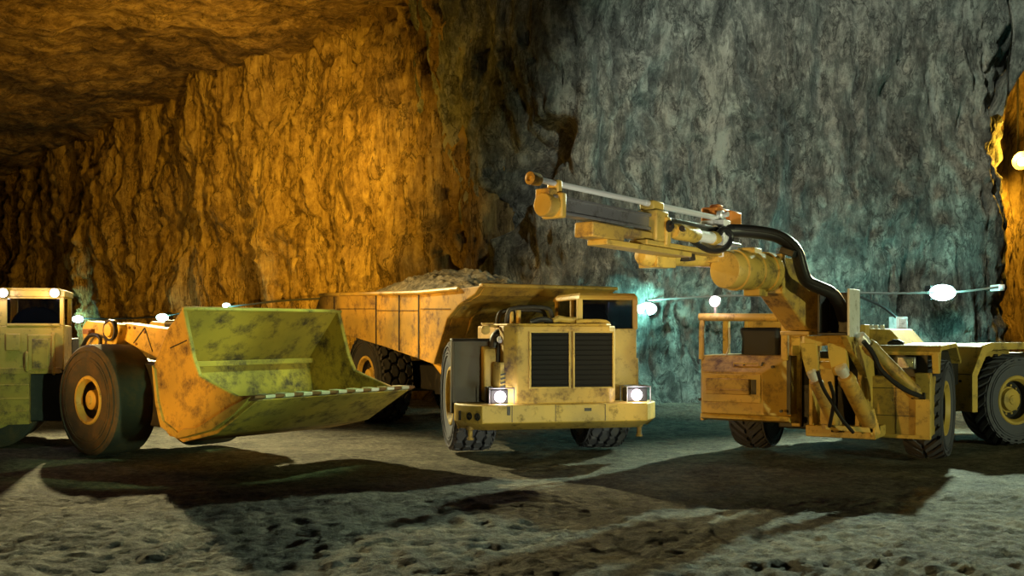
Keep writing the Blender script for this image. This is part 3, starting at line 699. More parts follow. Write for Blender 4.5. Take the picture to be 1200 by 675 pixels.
for px in (5, 65):
    (ya, za) = c2(px, 343.5)
    l_ = lb_('work_light', 'steel', MB().lathe([(0, .05), (.05, .065), (.09, .065)], (CX - .02, ya, za), (-1, 0, 0), 16), 0, **LXA)
    lb_('work_light_lens', 'glow_pink', MB().lathe([(.085, .06), (.10, .055), (.11, .03), (.112, .002)], (CX - .02, ya, za), (-1, 0, 0), 16), 0, l_, **LXA)
    lm = lamp('work_light_glow', 'POINT', (0, 0, 0), 7, (1, .80, .92), radius=.05); lm.parent = loader; lm.matrix_local = LX @ T(CX - .28, ya, za - .02)
dr = MB(); cbox(dr, 33, 392, 62, 434, .035, 0)
door = lb_('cab_door', 'paint', dr, .012, label='dark recessed cab door with bright handrails', **LXA)
dp = MB(); cbox(dp, 38, 397, 57, 433, .045, 0); lb_('door_panel', 'paint_worn', dp, .012, door, **LXA)
for (px, p0, p1) in ((32, 413, 435), (63, 391, 438)):
    a, b = c2(px, p0), c2(px, p1)
    lb_('handrail', 'paint', MB().tube([(CX, a[0], a[1]), (CX - .07, a[0], a[1] - .02), (CX - .07, b[0], b[1] + .02), (CX, b[0], b[1])], .022, 8, 1), 0, **LXA)
hb = MB(); cbox(hb, 7, 391, 24, 411, .05, 0); lb_('control_box', 'paint', hb, .012, **LXA)
low = MB().bx(CX + .0, CX + 1.9, y_r + .45, y_l + 1.5, zc(497), zc(434)).bx(CX - .03, CX + .2, y_r + .05, y_l + 1.5, zc(438), zc(431))
for a, b in ((448, 453), (464, 469), (479, 483)): low.bx(CX - .03, CX + .05, y_r + .45, y_l + 1.5, zc(b - 1), zc(a + 2))
lb_('side_tank', 'paint_worn', low, .012, **LXA)
lb_('frame_with_shade', 'black', MB().bx(CX + .12, CX + 1.9, y_r - .15, y_r + .5, zc(495), zc(438)).bx(-.35, .35, -.3, 1.0, .5, 1.2).bx(CX + 1.0, CX + 1.9, y_r, y_l, zc(440), 1.55), .02, **LXA)  # frame parts; the black front block stands in for its shaded side
lb_('engine_cover', 'paint', MB().prism([(y_l - .1, .4), (y_l - .1, 1.62), (y_l + 2.4, 1.5), (y_l + 2.6, 1.2), (y_l + 2.6, .4)], 0, -.9, .95), .03, **LXA)
wheel_set(loader, [(LX @ T(-.62, 1.45, .6), -1, .1), (LX @ T(.80, 1.45, .6), 1, .5)], .60, .55, .30, 'smooth', 'rubber_dusty', dish=.25, hubr=.12, hubd=.42)
# ------------------------------------------------------------------ drill rig
RF = Unit(4.48, 13.99, -31); RR = Unit(5.25, 15.28, -68)
rig = thing('drill_rig', 'yellow drilling rig with a raised boom, silver drill rod and open driver canopy', 'drill rig', RF.M)
RX = RF.I @ RR.M
def rg(name, m, mb, bevel=.012, parent=rig, xf=I4, label=None, sharp=35, split=None): return mb.build(name, m, parent, xf, bevel, label, sharp, name in SPLIT if split is None else split)
fy = -1.78
def f3(px, py, y=fy): return RF.y(px, py, y)
# driver's cab, left of the boom
xl, xr = f3(814, 430).x, f3(921, 430).x
zt, zb = f3(918, 418).z, f3(918, 490).z
ix0, ix1, iz1 = f3(822, 440).x, f3(893, 440).x, f3(860, 436).z
fp = MB().loft([[(xl, fy + .24, zb), (xr, fy + .24, zb), (xr, fy + .24, zt), (xl, fy + .24, zt)], [(ix0, fy, zb + .02), (ix1 + .02, fy, zb + .02), (ix1, fy, iz1), (ix0, fy, iz1)]])
fp.bx(xl, xr, fy + .22, -.55, zb, zt)
cabf = rg('cab_front', 'paint_worn', fp, .012)
a, b = f3(824, 470), f3(892, 439)
ip = rg('front_hatch', 'paint', MB().bx(a.x, b.x, fy - .025, fy + .01, a.z, b.z), .008, cabf)
a, b = f3(829, 461), f3(880, 444)
rg('hatch_box', 'paint_worn', MB().bx(a.x, b.x, fy - .09, fy, a.z, b.z).bx(a.x + .02, b.x - .02, fy - .10, fy, a.z + .05, a.z + .07), .012, ip)
a, b = f3(881, 462), f3(887, 445)
rg('hatch_window', 'black', MB().bx(a.x, b.x, fy - .03, fy, a.z, b.z), 0, ip)
vs = MB()
for px in (872, 893):
    c = f3(px, 429, fy + .12); vs.box((c.x, c.y - .012, c.z), (.022, .03, .10), Matrix.Rotation(R(18), 3, 'Y'))
c0, c1 = f3(861, 433, fy + .12), f3(890, 426, fy + .12)
rg('handle_slots', 'black', vs, 0, cabf)
rg('grab_handle', 'paint', MB().tube([(c0.x, c0.y - .01, c0.z), (c0.x, c0.y - .05, c1.z), (c1.x, c1.y - .05, c1.z), (c1.x, c1.y - .01, c0.z)], .012, 8), 0, cabf)
bt = MB()
for px, py in ((896, 470), (845, 473), (820, 468), (905, 430), (915, 482)):
    c = f3(px, py, fy + .03); bt.lathe([(0, .018), (.06, .018)], (c.x, c.y + .05, c.z), (0, -1, 0), 8)
rg('bolt_heads', 'black', bt, 0, cabf)
z0 = f3(918, 497).z
rg('cab_skirt', 'paint', MB().prism([(fy + .10, zb + .01), (fy + .06, z0 + .03), (fy + .16, z0), (-.6, z0), (-.6, zb + .01)], 0, xl + .05, xr + .02).bx(xl, xl + .05, fy + .2, -.7, z0 - .02, zb), .01)
zr = f3(914, 371, fy + .12).z
rf = MB()
py_ = fy + .17
rf.tube([(xl + .03, py_, zt - .05), (xl + .03, py_, zr - .08), (xl + .06, py_, zr)], .035, 10, 1)
rg('canopy_post', 'paint', rf, 0)
rg('canopy_post', 'paint', MB().bx(xr - .10, xr - .02, py_ - .04, py_ + .05, zt - .05, zr), .01)
rg('canopy_post', 'paint', MB().bx(xr - .10, xr - .02, -.72, -.62, zt - .05, zr).bx(xl, xl + .08, -.72, -.62, zt - .05, zr), .01)
rg('canopy_front_bar', 'paint', MB().tube([(xl, py_, zr), (xr - .15, py_, zr - .01)], .05, 14), 0)
rg('canopy_roof', 'paint', MB().bx(xl + .02, xr - .02, py_, -.6, zr - .03, zr + .03), .012)
rg('canopy_back_panel', 'paint', MB().bx(xl + .32, xr - .05, -.68, -.62, zt - .05, zr).bx(xl + .30, xl + .34, -.70, -.60, zt - .05, zr), .01)
sx0, sx1 = f3(862, 400, -1.15).x, f3(908, 400, -1.15).x
rg('driver_seat', 'seat', MB().prism([(sx0, zt - .4), (sx0 + .02, zt + .22), (sx0 - .02, zt + .36), (sx1, zt + .36), (sx1, zt - .4)], 1, -1.0, -.85).bx(sx0 - .02, sx1, -1.5, -.9, zt - .32, zt - .14), .05)
rg('control_lever', 'white', MB().tube([(sx0 - .10, -1.3, zt - .05), (sx0 - .03, -1.28, zt + .12), (sx0 - .05, -1.25, zt + .36)], .012, 8, 2), 0)
rg('cab_floor', 'black', MB().bx(xl + .04, xr - .04, fy + .3, -.6, z0 + .05, z0 + .12).bx(xr - .08, xr, fy + .2, -.6, z0 + .1, zt), 0)
c = f3(838, 355, py_)
wl = rg('work_light', 'steel', MB().lathe([(0, .05), (.06, .075), (.10, .075)], (c.x, c.y + .08, c.z + .02), (0, -1, 0), 16).bx(c.x - .015, c.x + .015, c.y, c.y + .05, zr, c.z), 0)
rg('work_light_lens', 'glow_pink', MB().lathe([(.095, .07), (.11, .06), (.12, .03), (.122, .002)], (c.x, c.y + .08, c.z + .02), (0, -1, 0), 16), 0, wl)
lm = lamp('work_light_glow', 'POINT', (0, 0, 0), 9, (1, .78, .92), radius=.06); lm.parent = rig; lm.location = (c.x, c.y - .22, c.z + .05)
# chassis and the pedestal of the boom
rg('chassis', 'black', MB().bx(-.5, .6, -1.2, 1.6, .42, 1.0).bx(-.9, .9, -.14, .14, .5, .8).bx(-.22, 1.15, -.6, .9, .9, 1.3), .02)
py0 = -1.55
def m3(px, py, y=py0): return RF.y(px, py, y)
a, b = m3(944, 511), m3(1026, 505)
rg('pedestal_base', 'paint', MB().bx(a.x, b.x, py0, -.8, a.z, b.z + .03), .01)
a, b = m3(948, 507, -1.3), m3(976, 420, -1.3)
rg('pedestal_plate', 'paint', MB().bx(a.x, b.x + .02, -1.3, -1.24, a.z, b.z).bx(a.x + .05, a.x + .10, -1.5, -.8, a.z, b.z).prism([(-1.5, a.z), (-1.0, a.z), (-.9, 1.75), (-1.15, 1.75), (-1.3, 1.2)], 0, b.x + .30, b.x + .36), .012)
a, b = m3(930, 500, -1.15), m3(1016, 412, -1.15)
rg('pedestal_shade_block', 'near_black', MB().bx(a.x, b.x, -1.20, -1.0, a.z, b.z), .0)  # solid near-black block stands for the shade between the rams
a, b = m3(926, 500, -1.35), m3(941, 405, -1.35)
rg('side_post', 'paint', MB().bx(a.x, b.x - .05, -1.30, -1.2, a.z, b.z).bx(a.x - .06, b.x + .05, -1.1, -.6, a.z + .1, b.z + .1), .012)
# right-hand body
gy = -.95
x0, x1 = m3(1022, 500, gy).x, 1.30
zt2, zb2 = m3(1080, 411, gy).z, m3(1080, 512, gy).z
rb_ = MB().bx(x0 - .05, x1, gy, -.5, zb2, m3(1080, 442, gy).z)
bodyr = rg('front_body', 'paint_worn', rb_, .015)
sm = MB()
c = m3(1050, 470, gy); sm.bx(c.x - .004, c.x + .004, gy - .004, gy + .01, zb2, m3(1080, 450, gy).z)
for py in (455, 487): z = m3(1050, py, gy).z; sm.bx(x0, x1, gy - .004, gy + .01, z - .004, z + .004)
for py in (463, 482): z = m3(1084, py, gy).z; sm.bx(x1 - .16, x1 + .004, gy - .006, gy, z - .006, z + .006)
rg('panel_seam', 'black', sm, 0, bodyr)
rg('corner_post', 'paint', MB().bx(x1 - .17, x1 + .01, gy - .03, gy + .12, zb2, m3(1080, 437, gy).z), .01)
rg('sill_edge', 'paint', MB().bx(x0 - .05, x1 + .01, gy - .04, gy + .05, zb2 - .03, zb2 + .02), .008)
rg('lamp_recess', 'black', MB().bx(x0 + .05, x1 - .05, gy + .12, gy + .2, m3(1080, 444, gy).z, zt2), .0)
c = m3(1064, 425, gy + .1)
hl = rg('headlight', 'steel', MB().bx(c.x - .12, c.x + .10, gy + .02, gy + .14, c.z - .075, c.z + .075), .015)
rg('headlight_lens', 'clear', MB().bx(c.x - .10, c.x + .08, gy + .01, gy + .022, c.z - .055, c.z + .055), .004, hl)
z1 = zt2
fm = MB().prism([(gy - .02, z1 - .02), (gy + .10, z1 + .06), (.45, z1 + .08), (.85, z1 - .15), (.85, z1 - .21), (.45, z1 + .02), (gy + .12, z1), (gy, z1 - .06)], 0, x0 + .02, 1.42)
rg('mudguard', 'paint', fm, .01)
rg('mudguard_edge', 'paint', MB().prism([(gy - .02, z1 - .03), (gy + .10, z1 + .05), (gy + .20, z1 - .02), (gy + .12, z1 - .28), (gy + .04, z1 - .28)], 0, 1.32, 1.40), .008)
ey = -.3
a, b = m3(990, 412, ey), m3(1064, 386, ey)
rg('engine_hood', 'paint', MB().prism([(a.x - .1, a.z - .3), (a.x - .1, b.z + .02), (b.x - .22, b.z), (b.x, a.z + .04), (b.x, a.z - .3)], 1, ey, 1.3).prism([(a.x - .02, a.z - .02), (a.x - .02, b.z + .05), (a.x + .25, b.z + .05), (a.x + .28, b.z - .04), (a.x + .2, a.z - .02)], 1, ey - .12, ey + .02), .015)
tl = MB()
for px in (1021, 1027, 1034): c = m3(px, 384, ey + .2); tl.bx(c.x - .025, c.x + .025, c.y - .03, c.y + .03, b.z - .02, b.z + .06)
rg('hood_fittings', 'white', tl, .006)
rg('exhaust_pipe', 'black', MB().tube([m3(1042, 405, ey - .25), m3(1050, 401, ey - .25), m3(1058, 405, ey - .25)], .05, 12, 1), 0)
rg('rear_deck', 'black', MB().bx(.0, 1.3, -.2, 1.5, .9, zt2 - .02).bx(-1.2, -.2, -.5, 1.4, .5, 1.25), .02)
wheel_set(rig, [(T(-1.14, 0, .665), -1, .1), (T(1.14, 0, .665), 1, .5)], .665, .46, .33, 'bar', 'rubber_blue', dish=.2, hubr=.17, hubd=.55)
# rear frame
RXA = dict(xf=RX)
def r3(px, py, y): return RR.y(px, py, y)
zf = 1.46
rg('rear_mudguard', 'paint', MB().prism([(.82, .52), (.82, 1.05), (1.02, 1.44), (1.16, 1.48), (2.4, 1.48), (2.4, 1.42), (1.18, 1.42), (1.07, 1.38), (.88, 1.03), (.88, .52)], 0, .45, 1.26).bx(.40, .47, .82, 2.4, .52, 1.44), .012, **RXA)
rg('mudguard_edge', 'paint', MB().prism([(.80, .52), (.80, 1.06), (1.0, 1.46), (1.15, 1.50), (2.4, 1.50), (2.4, 1.40), (1.2, 1.40), (1.08, 1.35), (.90, 1.03), (.90, .52)], 0, 1.25, 1.28), .006, **RXA)
bt = MB()
for x, z in ((.6, .95), (.6, .68), (1.05, .95), (.85, .95)): bt.lathe([(0, .018), (.02, .018)], (x, .82, z), (0, -1, 0), 8)
rg('bolt_heads', 'black', bt, 0, **RXA)
sm = MB().bx(.48, 1.24, .812, .83, 1.045, 1.057)
rg('panel_seam', 'black', sm, 0, **RXA)
rg('rear_frame', 'paint_worn', MB().bx(-.7, .40, -.2, 3.4, .45, 1.22), .02, **RXA)
rg('rear_deck_rail', 'black', MB().tube([(.30, -.3, 1.26), (.30, .95, 1.28)], .07, 12).bx(-.6, .25, -.2, 3.0, 1.2, 1.32), 0, **RXA)
wheel_set(rig, [(RX @ T(1.02, 1.7, .665), 1, .3), (RX @ T(-1.02, 1.7, .665), -1, .3)], .665, .46, .33, 'bar', 'rubber_blue', dish=.2, hubr=.17, hubd=.55)
# boom: foot, rams, elbow drum, forearm, feed
def W_(px, py, Y): return RF.w(px, py, Y)
def slab(mb, quad, Yn, Yf):
    """thick plate: an outline in pixels at depth Yn extruded along the rig's own cross direction"""
    n = [W_(px, py, Yn) for px, py in quad]; d = Vector((0, Yf - Yn, 0)); return mb.loft([n, [p + d for p in n]])
# main boom: a box girder running from the pedestal forward and up to the elbow
g0, g1 = W_(958, 380, 12.35), W_(915, 316, 11.75)
gx = Vector((1, 0, 0))
wb = .17
def girder(p, q, w, h0, h1):
    t = (q - p).normalized(); s_ = t.cross(Vector((0, 0, 1))).normalized(); u = s_.cross(t).normalized()
    return [[p + s_ * (i * w) + u * (j * h0) for i, j in ((-1, -1), (1, -1), (1, 1), (-1, 1))], [q + s_ * (i * w) + u * (j * h1) for i, j in ((-1, -1), (1, -1), (1, 1), (-1, 1))]]
bm_ = MB()
yz = [W_(*q) for q in ((905, 333, 11.55), (928, 385, 11.95), (962, 385, 12.0), (960, 352, 12.3), (934, 319, 12.1), (928, 300, 11.95), (905, 298, 11.6))]
prof = [(-2.62, 2.13), (-2.10, 1.68), (-1.72, 1.66), (-1.55, 1.90), (-1.80, 2.22), (-2.15, 2.40), (-2.28, 2.52), (-2.62, 2.52)]
bcx = RF.w(936, 350, 12.0).x + .08
bm_.prism(prof, 0, bcx - .17, bcx + .17)
SH = T(bcx, -1.65, 0) @ Matrix.Rotation(R(-22), 4, 'Z') @ T(-bcx, 1.65, 0)     # the boom is swung to one side
boom = rg('boom', 'paint_worn', bm_, .02, xf=SH)
fl = MB()
fl.prism([(-2.64, 2.10), (-2.58, 2.10), (-2.58, 2.56), (-2.64, 2.56)], 0, bcx - .22, bcx + .22)
fl.prism([(-1.60, 1.62), (-1.54, 1.62), (-1.48, 1.94), (-1.54, 1.98)], 0, bcx - .22, bcx + .22)
fl.bx(bcx - .21, bcx + .21, -2.14, -1.70, 1.62, 1.67)
rg('boom_flange', 'paint', fl, .01, boom, xf=SH)
# elbow drum
de0 = W_(849, 316, 11.3); de1 = de0 + Vector((.26, .78, 0))
L_ = (de1 - de0).length; rd = .215
rg('rotary_drum', 'paint', MB().lathe([(0, .001), (0, rd * .93), (.02, rd * .97), (.16, rd * .97), (.165, rd * 1.06), (.24, rd * 1.06), (.245, rd), (.46, rd), (.465, rd * 1.05), (.52, rd * 1.05), (.525, rd), (.70, rd), (.705, rd * 1.08), (.80, rd * 1.08), (.81, rd * .9), (L_, rd * .9)], de0, de1 - de0, 40), .004)
dm = de0.lerp(de1, .55)
rg('drum_lug', 'paint', MB().bx(dm.x - .10, dm.x + .10, dm.y - .12, dm.y + .14, dm.z + .19, dm.z + .26).bx(dm.x - .07, dm.x + .12, dm.y, dm.y + .3, dm.z - .28, dm.z - .20), .01)
# forearm behind the drum, carrying the feed
fa, fb = W_(848, 304, 11.75), W_(768, 300, 11.0)
rg('forearm', 'paint', MB().tube([fa, fb], .10, 20), 0)
d_ = (fb - fa).normalized()
rg('forearm_head', 'paint', MB().lathe([(0, .125), (.26, .125), (.33, .115), (.38, .08), (.40, .01)], fb - d_ * .14, d_, 22).beam(fb - d_ * .18, fb + d_ * .12, .27, .26), .01)
# feed rail
def fe(px, py): return W_(px, py, 9.0 + (px - 620) / 240 * 2.8)
r0, r1 = fe(640, 243), fe(862, 284)
fd = (r1 - r0).normalized(); fs = fd.cross(Vector((0, 0, 1))).normalized(); fu = fs.cross(fd).normalized()
fl_ = (r1 - r0).length
def fp_(t, s_=0, u=0): return r0 + fd * t + fs * s_ + fu * u
def fbox(mb, t0, t1, s0, s1, u0, u1):
    return mb.loft([[fp_(t, a, b) for a, b in ((s0, u0), (s1, u0), (s1, u1), (s0, u1))] for t in (t0, t1)])
def ft(px):                                # station along the feed seen at column px
    lo, hi = -1, fl_ + 1
    for _ in range(40):
        m_ = (lo + hi) / 2; p = RF.M @ fp_(m_); c = 600 + F * p.x / p.y
        if c < px: lo = m_
        else: hi = m_
    return lo
rail = MB(); fbox(rail, .02, fl_, -.05, .05, -.02, .10); fbox(rail, .02, fl_, -.075, .075, -.05, -.02); fbox(rail, .02, fl_, -.08, .08, .085, .115)
rg('feed_rail', 'steel', rail, .006)
rt = MB()
for k in range(26): fbox(rt, .15 + k * .1, .20 + k * .1, -.083, -.05, .02, .06) if k < 13 else None
rg('feed_chain', 'black', rt, 0)
sg = 1 if (RF.M.to_3x3() @ fs).y < 0 else -1      # side of the feed that faces us
RU = .225
rod = MB().tube([fp_(-.16, sg * .03, RU), fp_(ft(752), sg * .03, RU)], .027, 14)
rod.tube([fp_(ft(752), sg * .03, RU), fp_(ft(845), sg * .03, RU)], .032, 14)
rg('drill_rod', 'chrome', rod, 0)
rg('drill_bit', 'paint_worn', MB().lathe([(0, .03), (.03, .055), (.12, .06), (.15, .058), (.16, .03), (.13, .02), (.13, .001)], fp_(-.12, sg * .03, RU), -fd, 18), 0)
g_ = MB(); t0 = ft(650)
fbox(g_, t0 - .05, t0 + .03, -.12, .12, -.09, .14); fbox(g_, t0 - .05, t0 + .03, -.06, .07, .14, .26)
rg('front_rod_guide', 'paint', g_, .02)
rg('front_stop', 'paint', MB().lathe([(0, .10), (.13, .11), (.15, .10), (.155, .01)], fp_(t0 - .03, sg * .0, .02), -fd, 24), .004)
g_ = MB(); fbox(g_, t0 - .16, t0 - .04, -.10, .06, .06, .17)
rg('front_stop_plate', 'paint_worn', g_, .01)
g_ = MB(); t1 = ft(764)
fbox(g_, t1 - .13, t1 + .10, -.14, .14, -.16, .16); fbox(g_, t1 - .12, t1 + .09, -.08, .09, .16, .26); fbox(g_, t1 + .02, t1 + .11, -.16, .17, -.2, .1)
rg('centre_rod_guide', 'paint', g_, .02)
g_ = MB().lathe([(0, .06), (.02, .06), (.02, .03), (.05, .03), (.05, .001)], fp_(t1 + .05, sg * .17, .0), fs * sg, 16)
rg('guide_pin', 'black', g_, 0)
g_ = MB(); ta, tb_, tc_ = ft(684), ft(722), ft(768)
fbox(g_, ta, tb_, -.11, .11, -.215, -.07); fbox(g_, tb_, tc_, -.09, .09, -.15, -.07)
rg('feed_cradle', 'paint_worn', g_, .015)
g_ = MB(); fbox(g_, ft(700), ft(800), -.12, .12, -.27, -.215)
rg('cradle_plate', 'paint', g_, .01)
g_ = MB(); fbox(g_, ft(745), ft(840), -.08, .14, -.21, -.16)
rg('cradle_arm', 'paint', g_, .01)
sd_ = sg * .18
dh = MB().lathe([(0, .07), (.05, .085), (.42, .085), (.47, .06), (.75, .06), (.76, .075), (.82, .075), (.83, .05), (.90, .05)], fp_(ft(772), sd_, -.04), fd, 20)
rg('rock_drill', 'paint', dh, 0)
rg('drill_sleeve', 'white', MB().lathe([(0, .064), (.30, .064)], fp_(ft(772) + .46, sd_, -.04), fd, 20), 0)
g_ = MB(); te = ft(836); fbox(g_, te - .05, te + .10, -.14, .16, -.22, .20)
rg('rear_end_plate', 'white', g_, .012)
g_ = MB(); fbox(g_, te + .02, te + .34, -.18, .02, .18, .36); fbox(g_, te + .24, te + .50, -.15, .08, .10, .34); fbox(g_, te + .1, te + .22, -.12, -.0, .36, .40)
rg('drive_motor', 'orange', g_, .02)
rg('motor_shaft', 'chrome', MB().lathe([(0, .05), (.05, .05), (.06, .03), (.12, .03)], fp_(te + .02, sg * .05, .26), fs * sg, 14), 0)
rg('feed_tail_bracket', 'paint', MB().beam(fp_(te - .05, 0, -.22), fp_(te + .15, 0, -.24), .2, .10), .01)
rg('feed_mount', 'black', MB().beam(fp_(ft(812), 0, -.22), fb.lerp(fa, .30), .14, .12), .01)
# hoses
hs = [fp_(ft(772), sd_ + sg * .10, -.02)] + [fe(*q) + fs * sg * .22 for q in ((782, 276), (797, 289), (815, 297), (830, 293), (838, 281), (834, 272), (826, 268))] + [fp_(ft(822), sd_, -.02)]
rg('loop_hose', 'hose', MB().tube(hs, .03, 10, 2), 0)
mh = [W_(*q) for q in ((838, 271, 11.35), (860, 270, 11.45), (890, 272, 11.5), (915, 277, 11.55), (934, 293, 11.6), (939, 315, 11.65), (944, 330, 11.7), (960, 337, 11.75), (975, 343, 11.8), (984, 356, 11.95), (988, 372, 12.15))]
rg('main_hose', 'hose', MB().tube(mh, [.07] * len(mh), 14, 0) if False else MB().tube(mh, .075, 14, 2), 0)
h2 = [p + Vector((0.02, -.06, .02)) for p in mh[1:]]
rg('side_hose', 'hose', MB().tube(h2, .03, 10, 2), 0)
cl_ = W_(926, 286, 11.55); rg('hose_clamp', 'black', MB().beam(cl_ + Vector((-.1, 0, -.06)), cl_ + Vector((.06, 0, -.12)), .16, .08), .01)
# hose box at the foot of the boom
bxc = W_(985, 366, 12.1); hx_, hz_ = .16, .24
hbx = MB()
hbx.bx(bxc.x - .20, bxc.x + .14, bxc.y - .28, bxc.y + .22, bxc.z - hz_ - .03, bxc.z - hz_)
hbx.bx(bxc.x - .20, bxc.x - .17, bxc.y - .28, bxc.y + .22, bxc.z - hz_, bxc.z + hz_)
hbx.bx(bxc.x - .20, bxc.x + .14, bxc.y + .19, bxc.y + .22, bxc.z - hz_, bxc.z + hz_)
rg('hose_box', 'black', hbx, .006)
rg('hose_box_side', 'white', MB().bx(bxc.x + .14, bxc.x + .17, bxc.y - .28, bxc.y + .24, bxc.z - hz_ - .05, bxc.z + hz_ + .03), .006)
# lift rams between the pedestal and the boom
def ram(pa, pb, Ya, Yb, r, rodf=.2):
    a, b = W_(*pa, Ya), W_(*pb, Yb); d = (b - a)
    L1 = d.length; dn_ = d.normalized()
    o = rg('lift_cylinder', 'paint_worn', MB().lathe([(0, r * .6), (0.01, r * .96), (.05, r), (.07, r * 1.1), (.11, r * 1.1), (.115, r), (L1 * .86, r), (L1 * .87, r * 1.08), (L1 * .92, r * 1.08), (L1 * .93, r * .8), (L1, r * .7)], a, d, 24), .003)
    rg('cylinder_rod', 'chrome', MB().lathe([(0, r * .62), (.05, r * .62), (.06, r * .8), (.15, r * .8), (.17, r * .5)], a + dn_ * .01, -dn_, 18), 0, o)
    e = MB().lathe([(-r * .9, r * .5), (r * .9, r * .5)], b, (1, 0, 0), 14); rg('cylinder_eye', 'black', e, 0, o)
    return o
ram((955, 445), (981, 503), 12.15, 12.45, .075); ram((990, 440), (1022, 503), 12.05, 12.4, .095); ram((1016, 403), (1076, 464), 12.0, 12.25, .085)
for px0, px1, Y in ((938, 957, 12.0), (969, 991, 11.95)):
    p = [W_(px0, 402, Y), W_(px1, 402, Y), W_(px1 + 1, 420, Y + .02), W_(px1 + 2, 440, Y + .1), W_(px0 + 7, 440, Y + .1), W_(px0 + 2, 420, Y + .02)]
    q = [v + Vector((0, .12, 0)) for v in p]
    rg('ram_bracket', 'paint', MB().loft([p, q]), .01)
rg('bracket_cross_bar', 'paint', MB().beam(W_(950, 428, 12.15), W_(975, 428, 12.1), .08, .09).beam(W_(940, 400, 12.15), W_(995, 398, 12.1), .25, .12), .008)
rg('boom_side_plate', 'paint', MB().prism([(bxc.y - .4, 1.62), (bxc.y - .1, 1.62), (-.9, 1.35), (-.75, .9), (-1.0, .55), (-1.15, .55), (-1.25, 1.1), (bxc.y - .1, 1.45)], 0, bcx + .40, bcx + .48), .01)
rg('ram_foot', 'paint', MB().beam(W_(965, 500, 12.35), W_(1024, 504, 12.35), .15, .06).beam(W_(1018, 480, 12.3), W_(1026, 510, 12.3), .05, .12), .006)
rg('ram_hose', 'hose', MB().tube([W_(*q) for q in ((958, 435, 11.9), (964, 455, 11.95), (974, 470, 12.05), (985, 490, 12.1), (1000, 507, 12.15))], .022, 8, 2), 0)
rg('ram_hose', 'hose', MB().tube([W_(*q) for q in ((972, 448, 11.9), (978, 465, 12.0), (976, 480, 12.1), (972, 500, 12.2))], .022, 8, 2), 0)
rg('ram_hose', 'hose', MB().tube([W_(*q) for q in ((1012, 400, 11.8), (1024, 415, 11.85), (1030, 432, 11.9), (1045, 446, 11.95), (1062, 458, 12.0), (1078, 464, 12.05))], .03, 8, 2), 0)
# ------------------------------------------------------------------ lamps and cables on the walls
def wall_lamp(px, py, Y, label, power, col, sz=.16, mesh='glow_teal', group=None, normal=(0, -1, 0), off=.35):
    p = at(px, py, Y); n = Vector(normal).normalized()
    e = thing('wall_lamp', label, 'lamp', Matrix.Translation(p), group)
    MB().bx(-sz * .9, sz * .9, -.05, .25, -sz * .55, sz * .55).tube([(0, .1, 0), (0, .9, .1)], .03, 8).build('lamp_housing', 'black', e, bevel=.01)
    MB().loft([[(math.cos(a * PI / 12) * sz * r_, -y_, math.sin(a * PI / 12) * sz * .62 * r_) for a in range(24)] for y_, r_ in ((.06, 1), (.10, .97), (.14, .8), (.17, .45), (.18, .02))]).build('lamp_lens', mesh, e)
    l = lamp('lamp_glow', 'POINT', (0, 0, 0), power, col, radius=.12); l.parent = e; l.location = n * off
    return e
wall_lamp(1103, 343, 23.3, 'bright turquoise lamp on the grey wall above the rear wheel of the drill rig', 190, TEAL, .30)
wall_lamp(757, 362, 23.3, 'turquoise lamp on the grey wall beside the dump truck cab roof', 130, TEAL, .24)
wall_lamp(952, 345, 23.3, 'turquoise lamp on the grey wall behind the boom of the drill rig', 130, TEAL, .2)
wall_lamp(92, 374, 46.0, 'teal lamp on the ochre wall just beside the loader cab', 60, TEAL, .26)
wall_lamp(191, 372, 36.8, 'teal lamp on the ochre wall above the loader boom arm', 40, TEAL, .22)
wall_lamp(266, 358, 31.8, 'small teal lamp on the ochre wall just above the loader bucket edge', 25, TEAL, .12)
p = at(1197, 190, 26.0)
e = thing('sodium_lamp', 'orange sodium lamp high in the side drift at the right edge', 'lamp', Matrix.Translation(p))
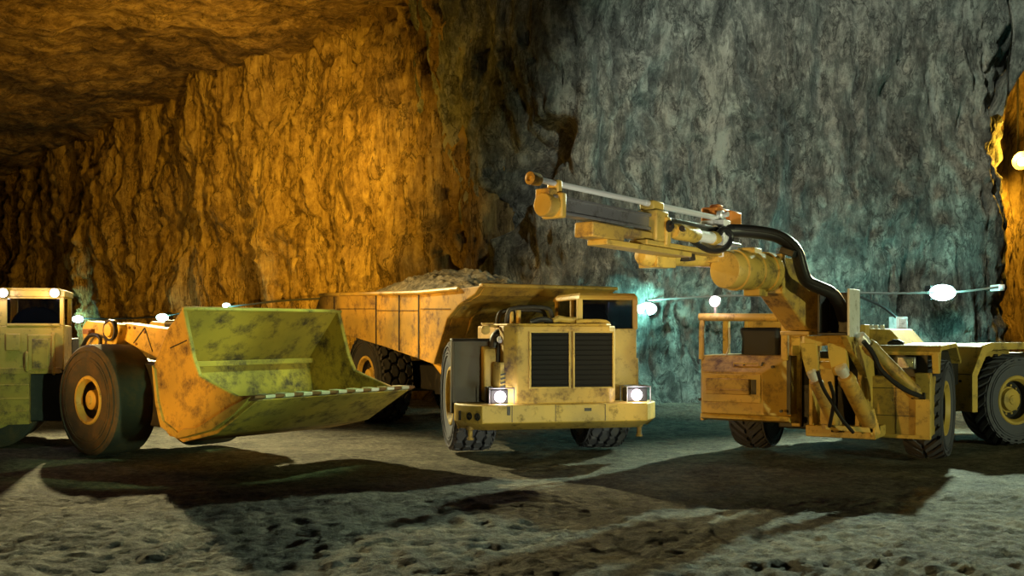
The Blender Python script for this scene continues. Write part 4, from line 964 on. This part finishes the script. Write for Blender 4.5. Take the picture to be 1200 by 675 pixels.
MB().lathe([(0, .06), (.1, .2), (.22, .24)], (0, .2, .12), (0, -1, -.4), 20).tube([(0, .25, .1), (.2, .6, .8), (.3, .8, 3.2)], .025, 8).build('lamp_reflector', 'black', e)
MB().lathe([(-.10, .01), (-.07, .08), (0, .11), (.07, .08), (.1, .01)], (0, -.02, 0), (0, -1, -.4), 20).build('bulb', 'glow_orange', e)
l = lamp('sodium_glow', 'POINT', (0, 0, 0), 1400, ORANGE, radius=.12); l.parent = e; l.location = (0, -.35, -.05)
def cable(name, pts, r, m, label, sm=2):
    o = MB().tube([at(*q) for q in pts], r, 6, sm).build(name, m); return tag(o, label, 'cable')
cable('power_cable', [(760, 352, 23.3), (800, 349, 23.05), (870, 346, 23.05), (915, 349, 23.05), (960, 344, 23.05), (1010, 343, 23.05), (1050, 344, 23.05), (1088, 343, 23.05), (1130, 342, 23.05), (1173, 336, 23.05)], .025, 'cable', 'thin grey cable strung along the grey wall between the turquoise lamps')
cable('power_cable', [(1000, 345, 23.05), (1018, 352, 23.05), (1036, 360, 23.05), (1050, 372, 23.05), (1056, 377, 23.05)], .03, 'black_cable', 'dark cable hanging down to a white box above the drill rig engine')
cable('power_cable', [(60, 373, 49), (92, 373, 45.8), (140, 374, 41), (191, 371, 36.6), (225, 365, 34), (266, 360, 31.6), (330, 352, 29.6), (375, 350, 28.3), (470, 346, 25.5)], .03, 'black_cable', 'dark cable strung low along the ochre wall behind the loader')
p = at(1056, 379, 23.05)
tag(MB().bx(p.x - .13, p.x + .13, p.y - .06, p.y + .4, p.z - .15, p.z + .15).bx(p.x - .1, p.x + .1, p.y - .075, p.y - .05, p.z - .11, p.z + .11).build('junction_box', 'white', bevel=.015), 'small white junction box on the grey wall above the drill rig engine', 'junction box')
p = at(1173, 337, 23.05)
tag(MB().bx(p.x - .06, p.x + .06, p.y - .06, p.y + .4, p.z - .07, p.z + .07).lathe([(0, .04), (.06, .04)], (p.x, p.y - .05, p.z), (0, -1, 0), 12).build('cable_anchor', 'white', bevel=.01), 'small white cable anchor at the right end of the grey wall', 'cable anchor')
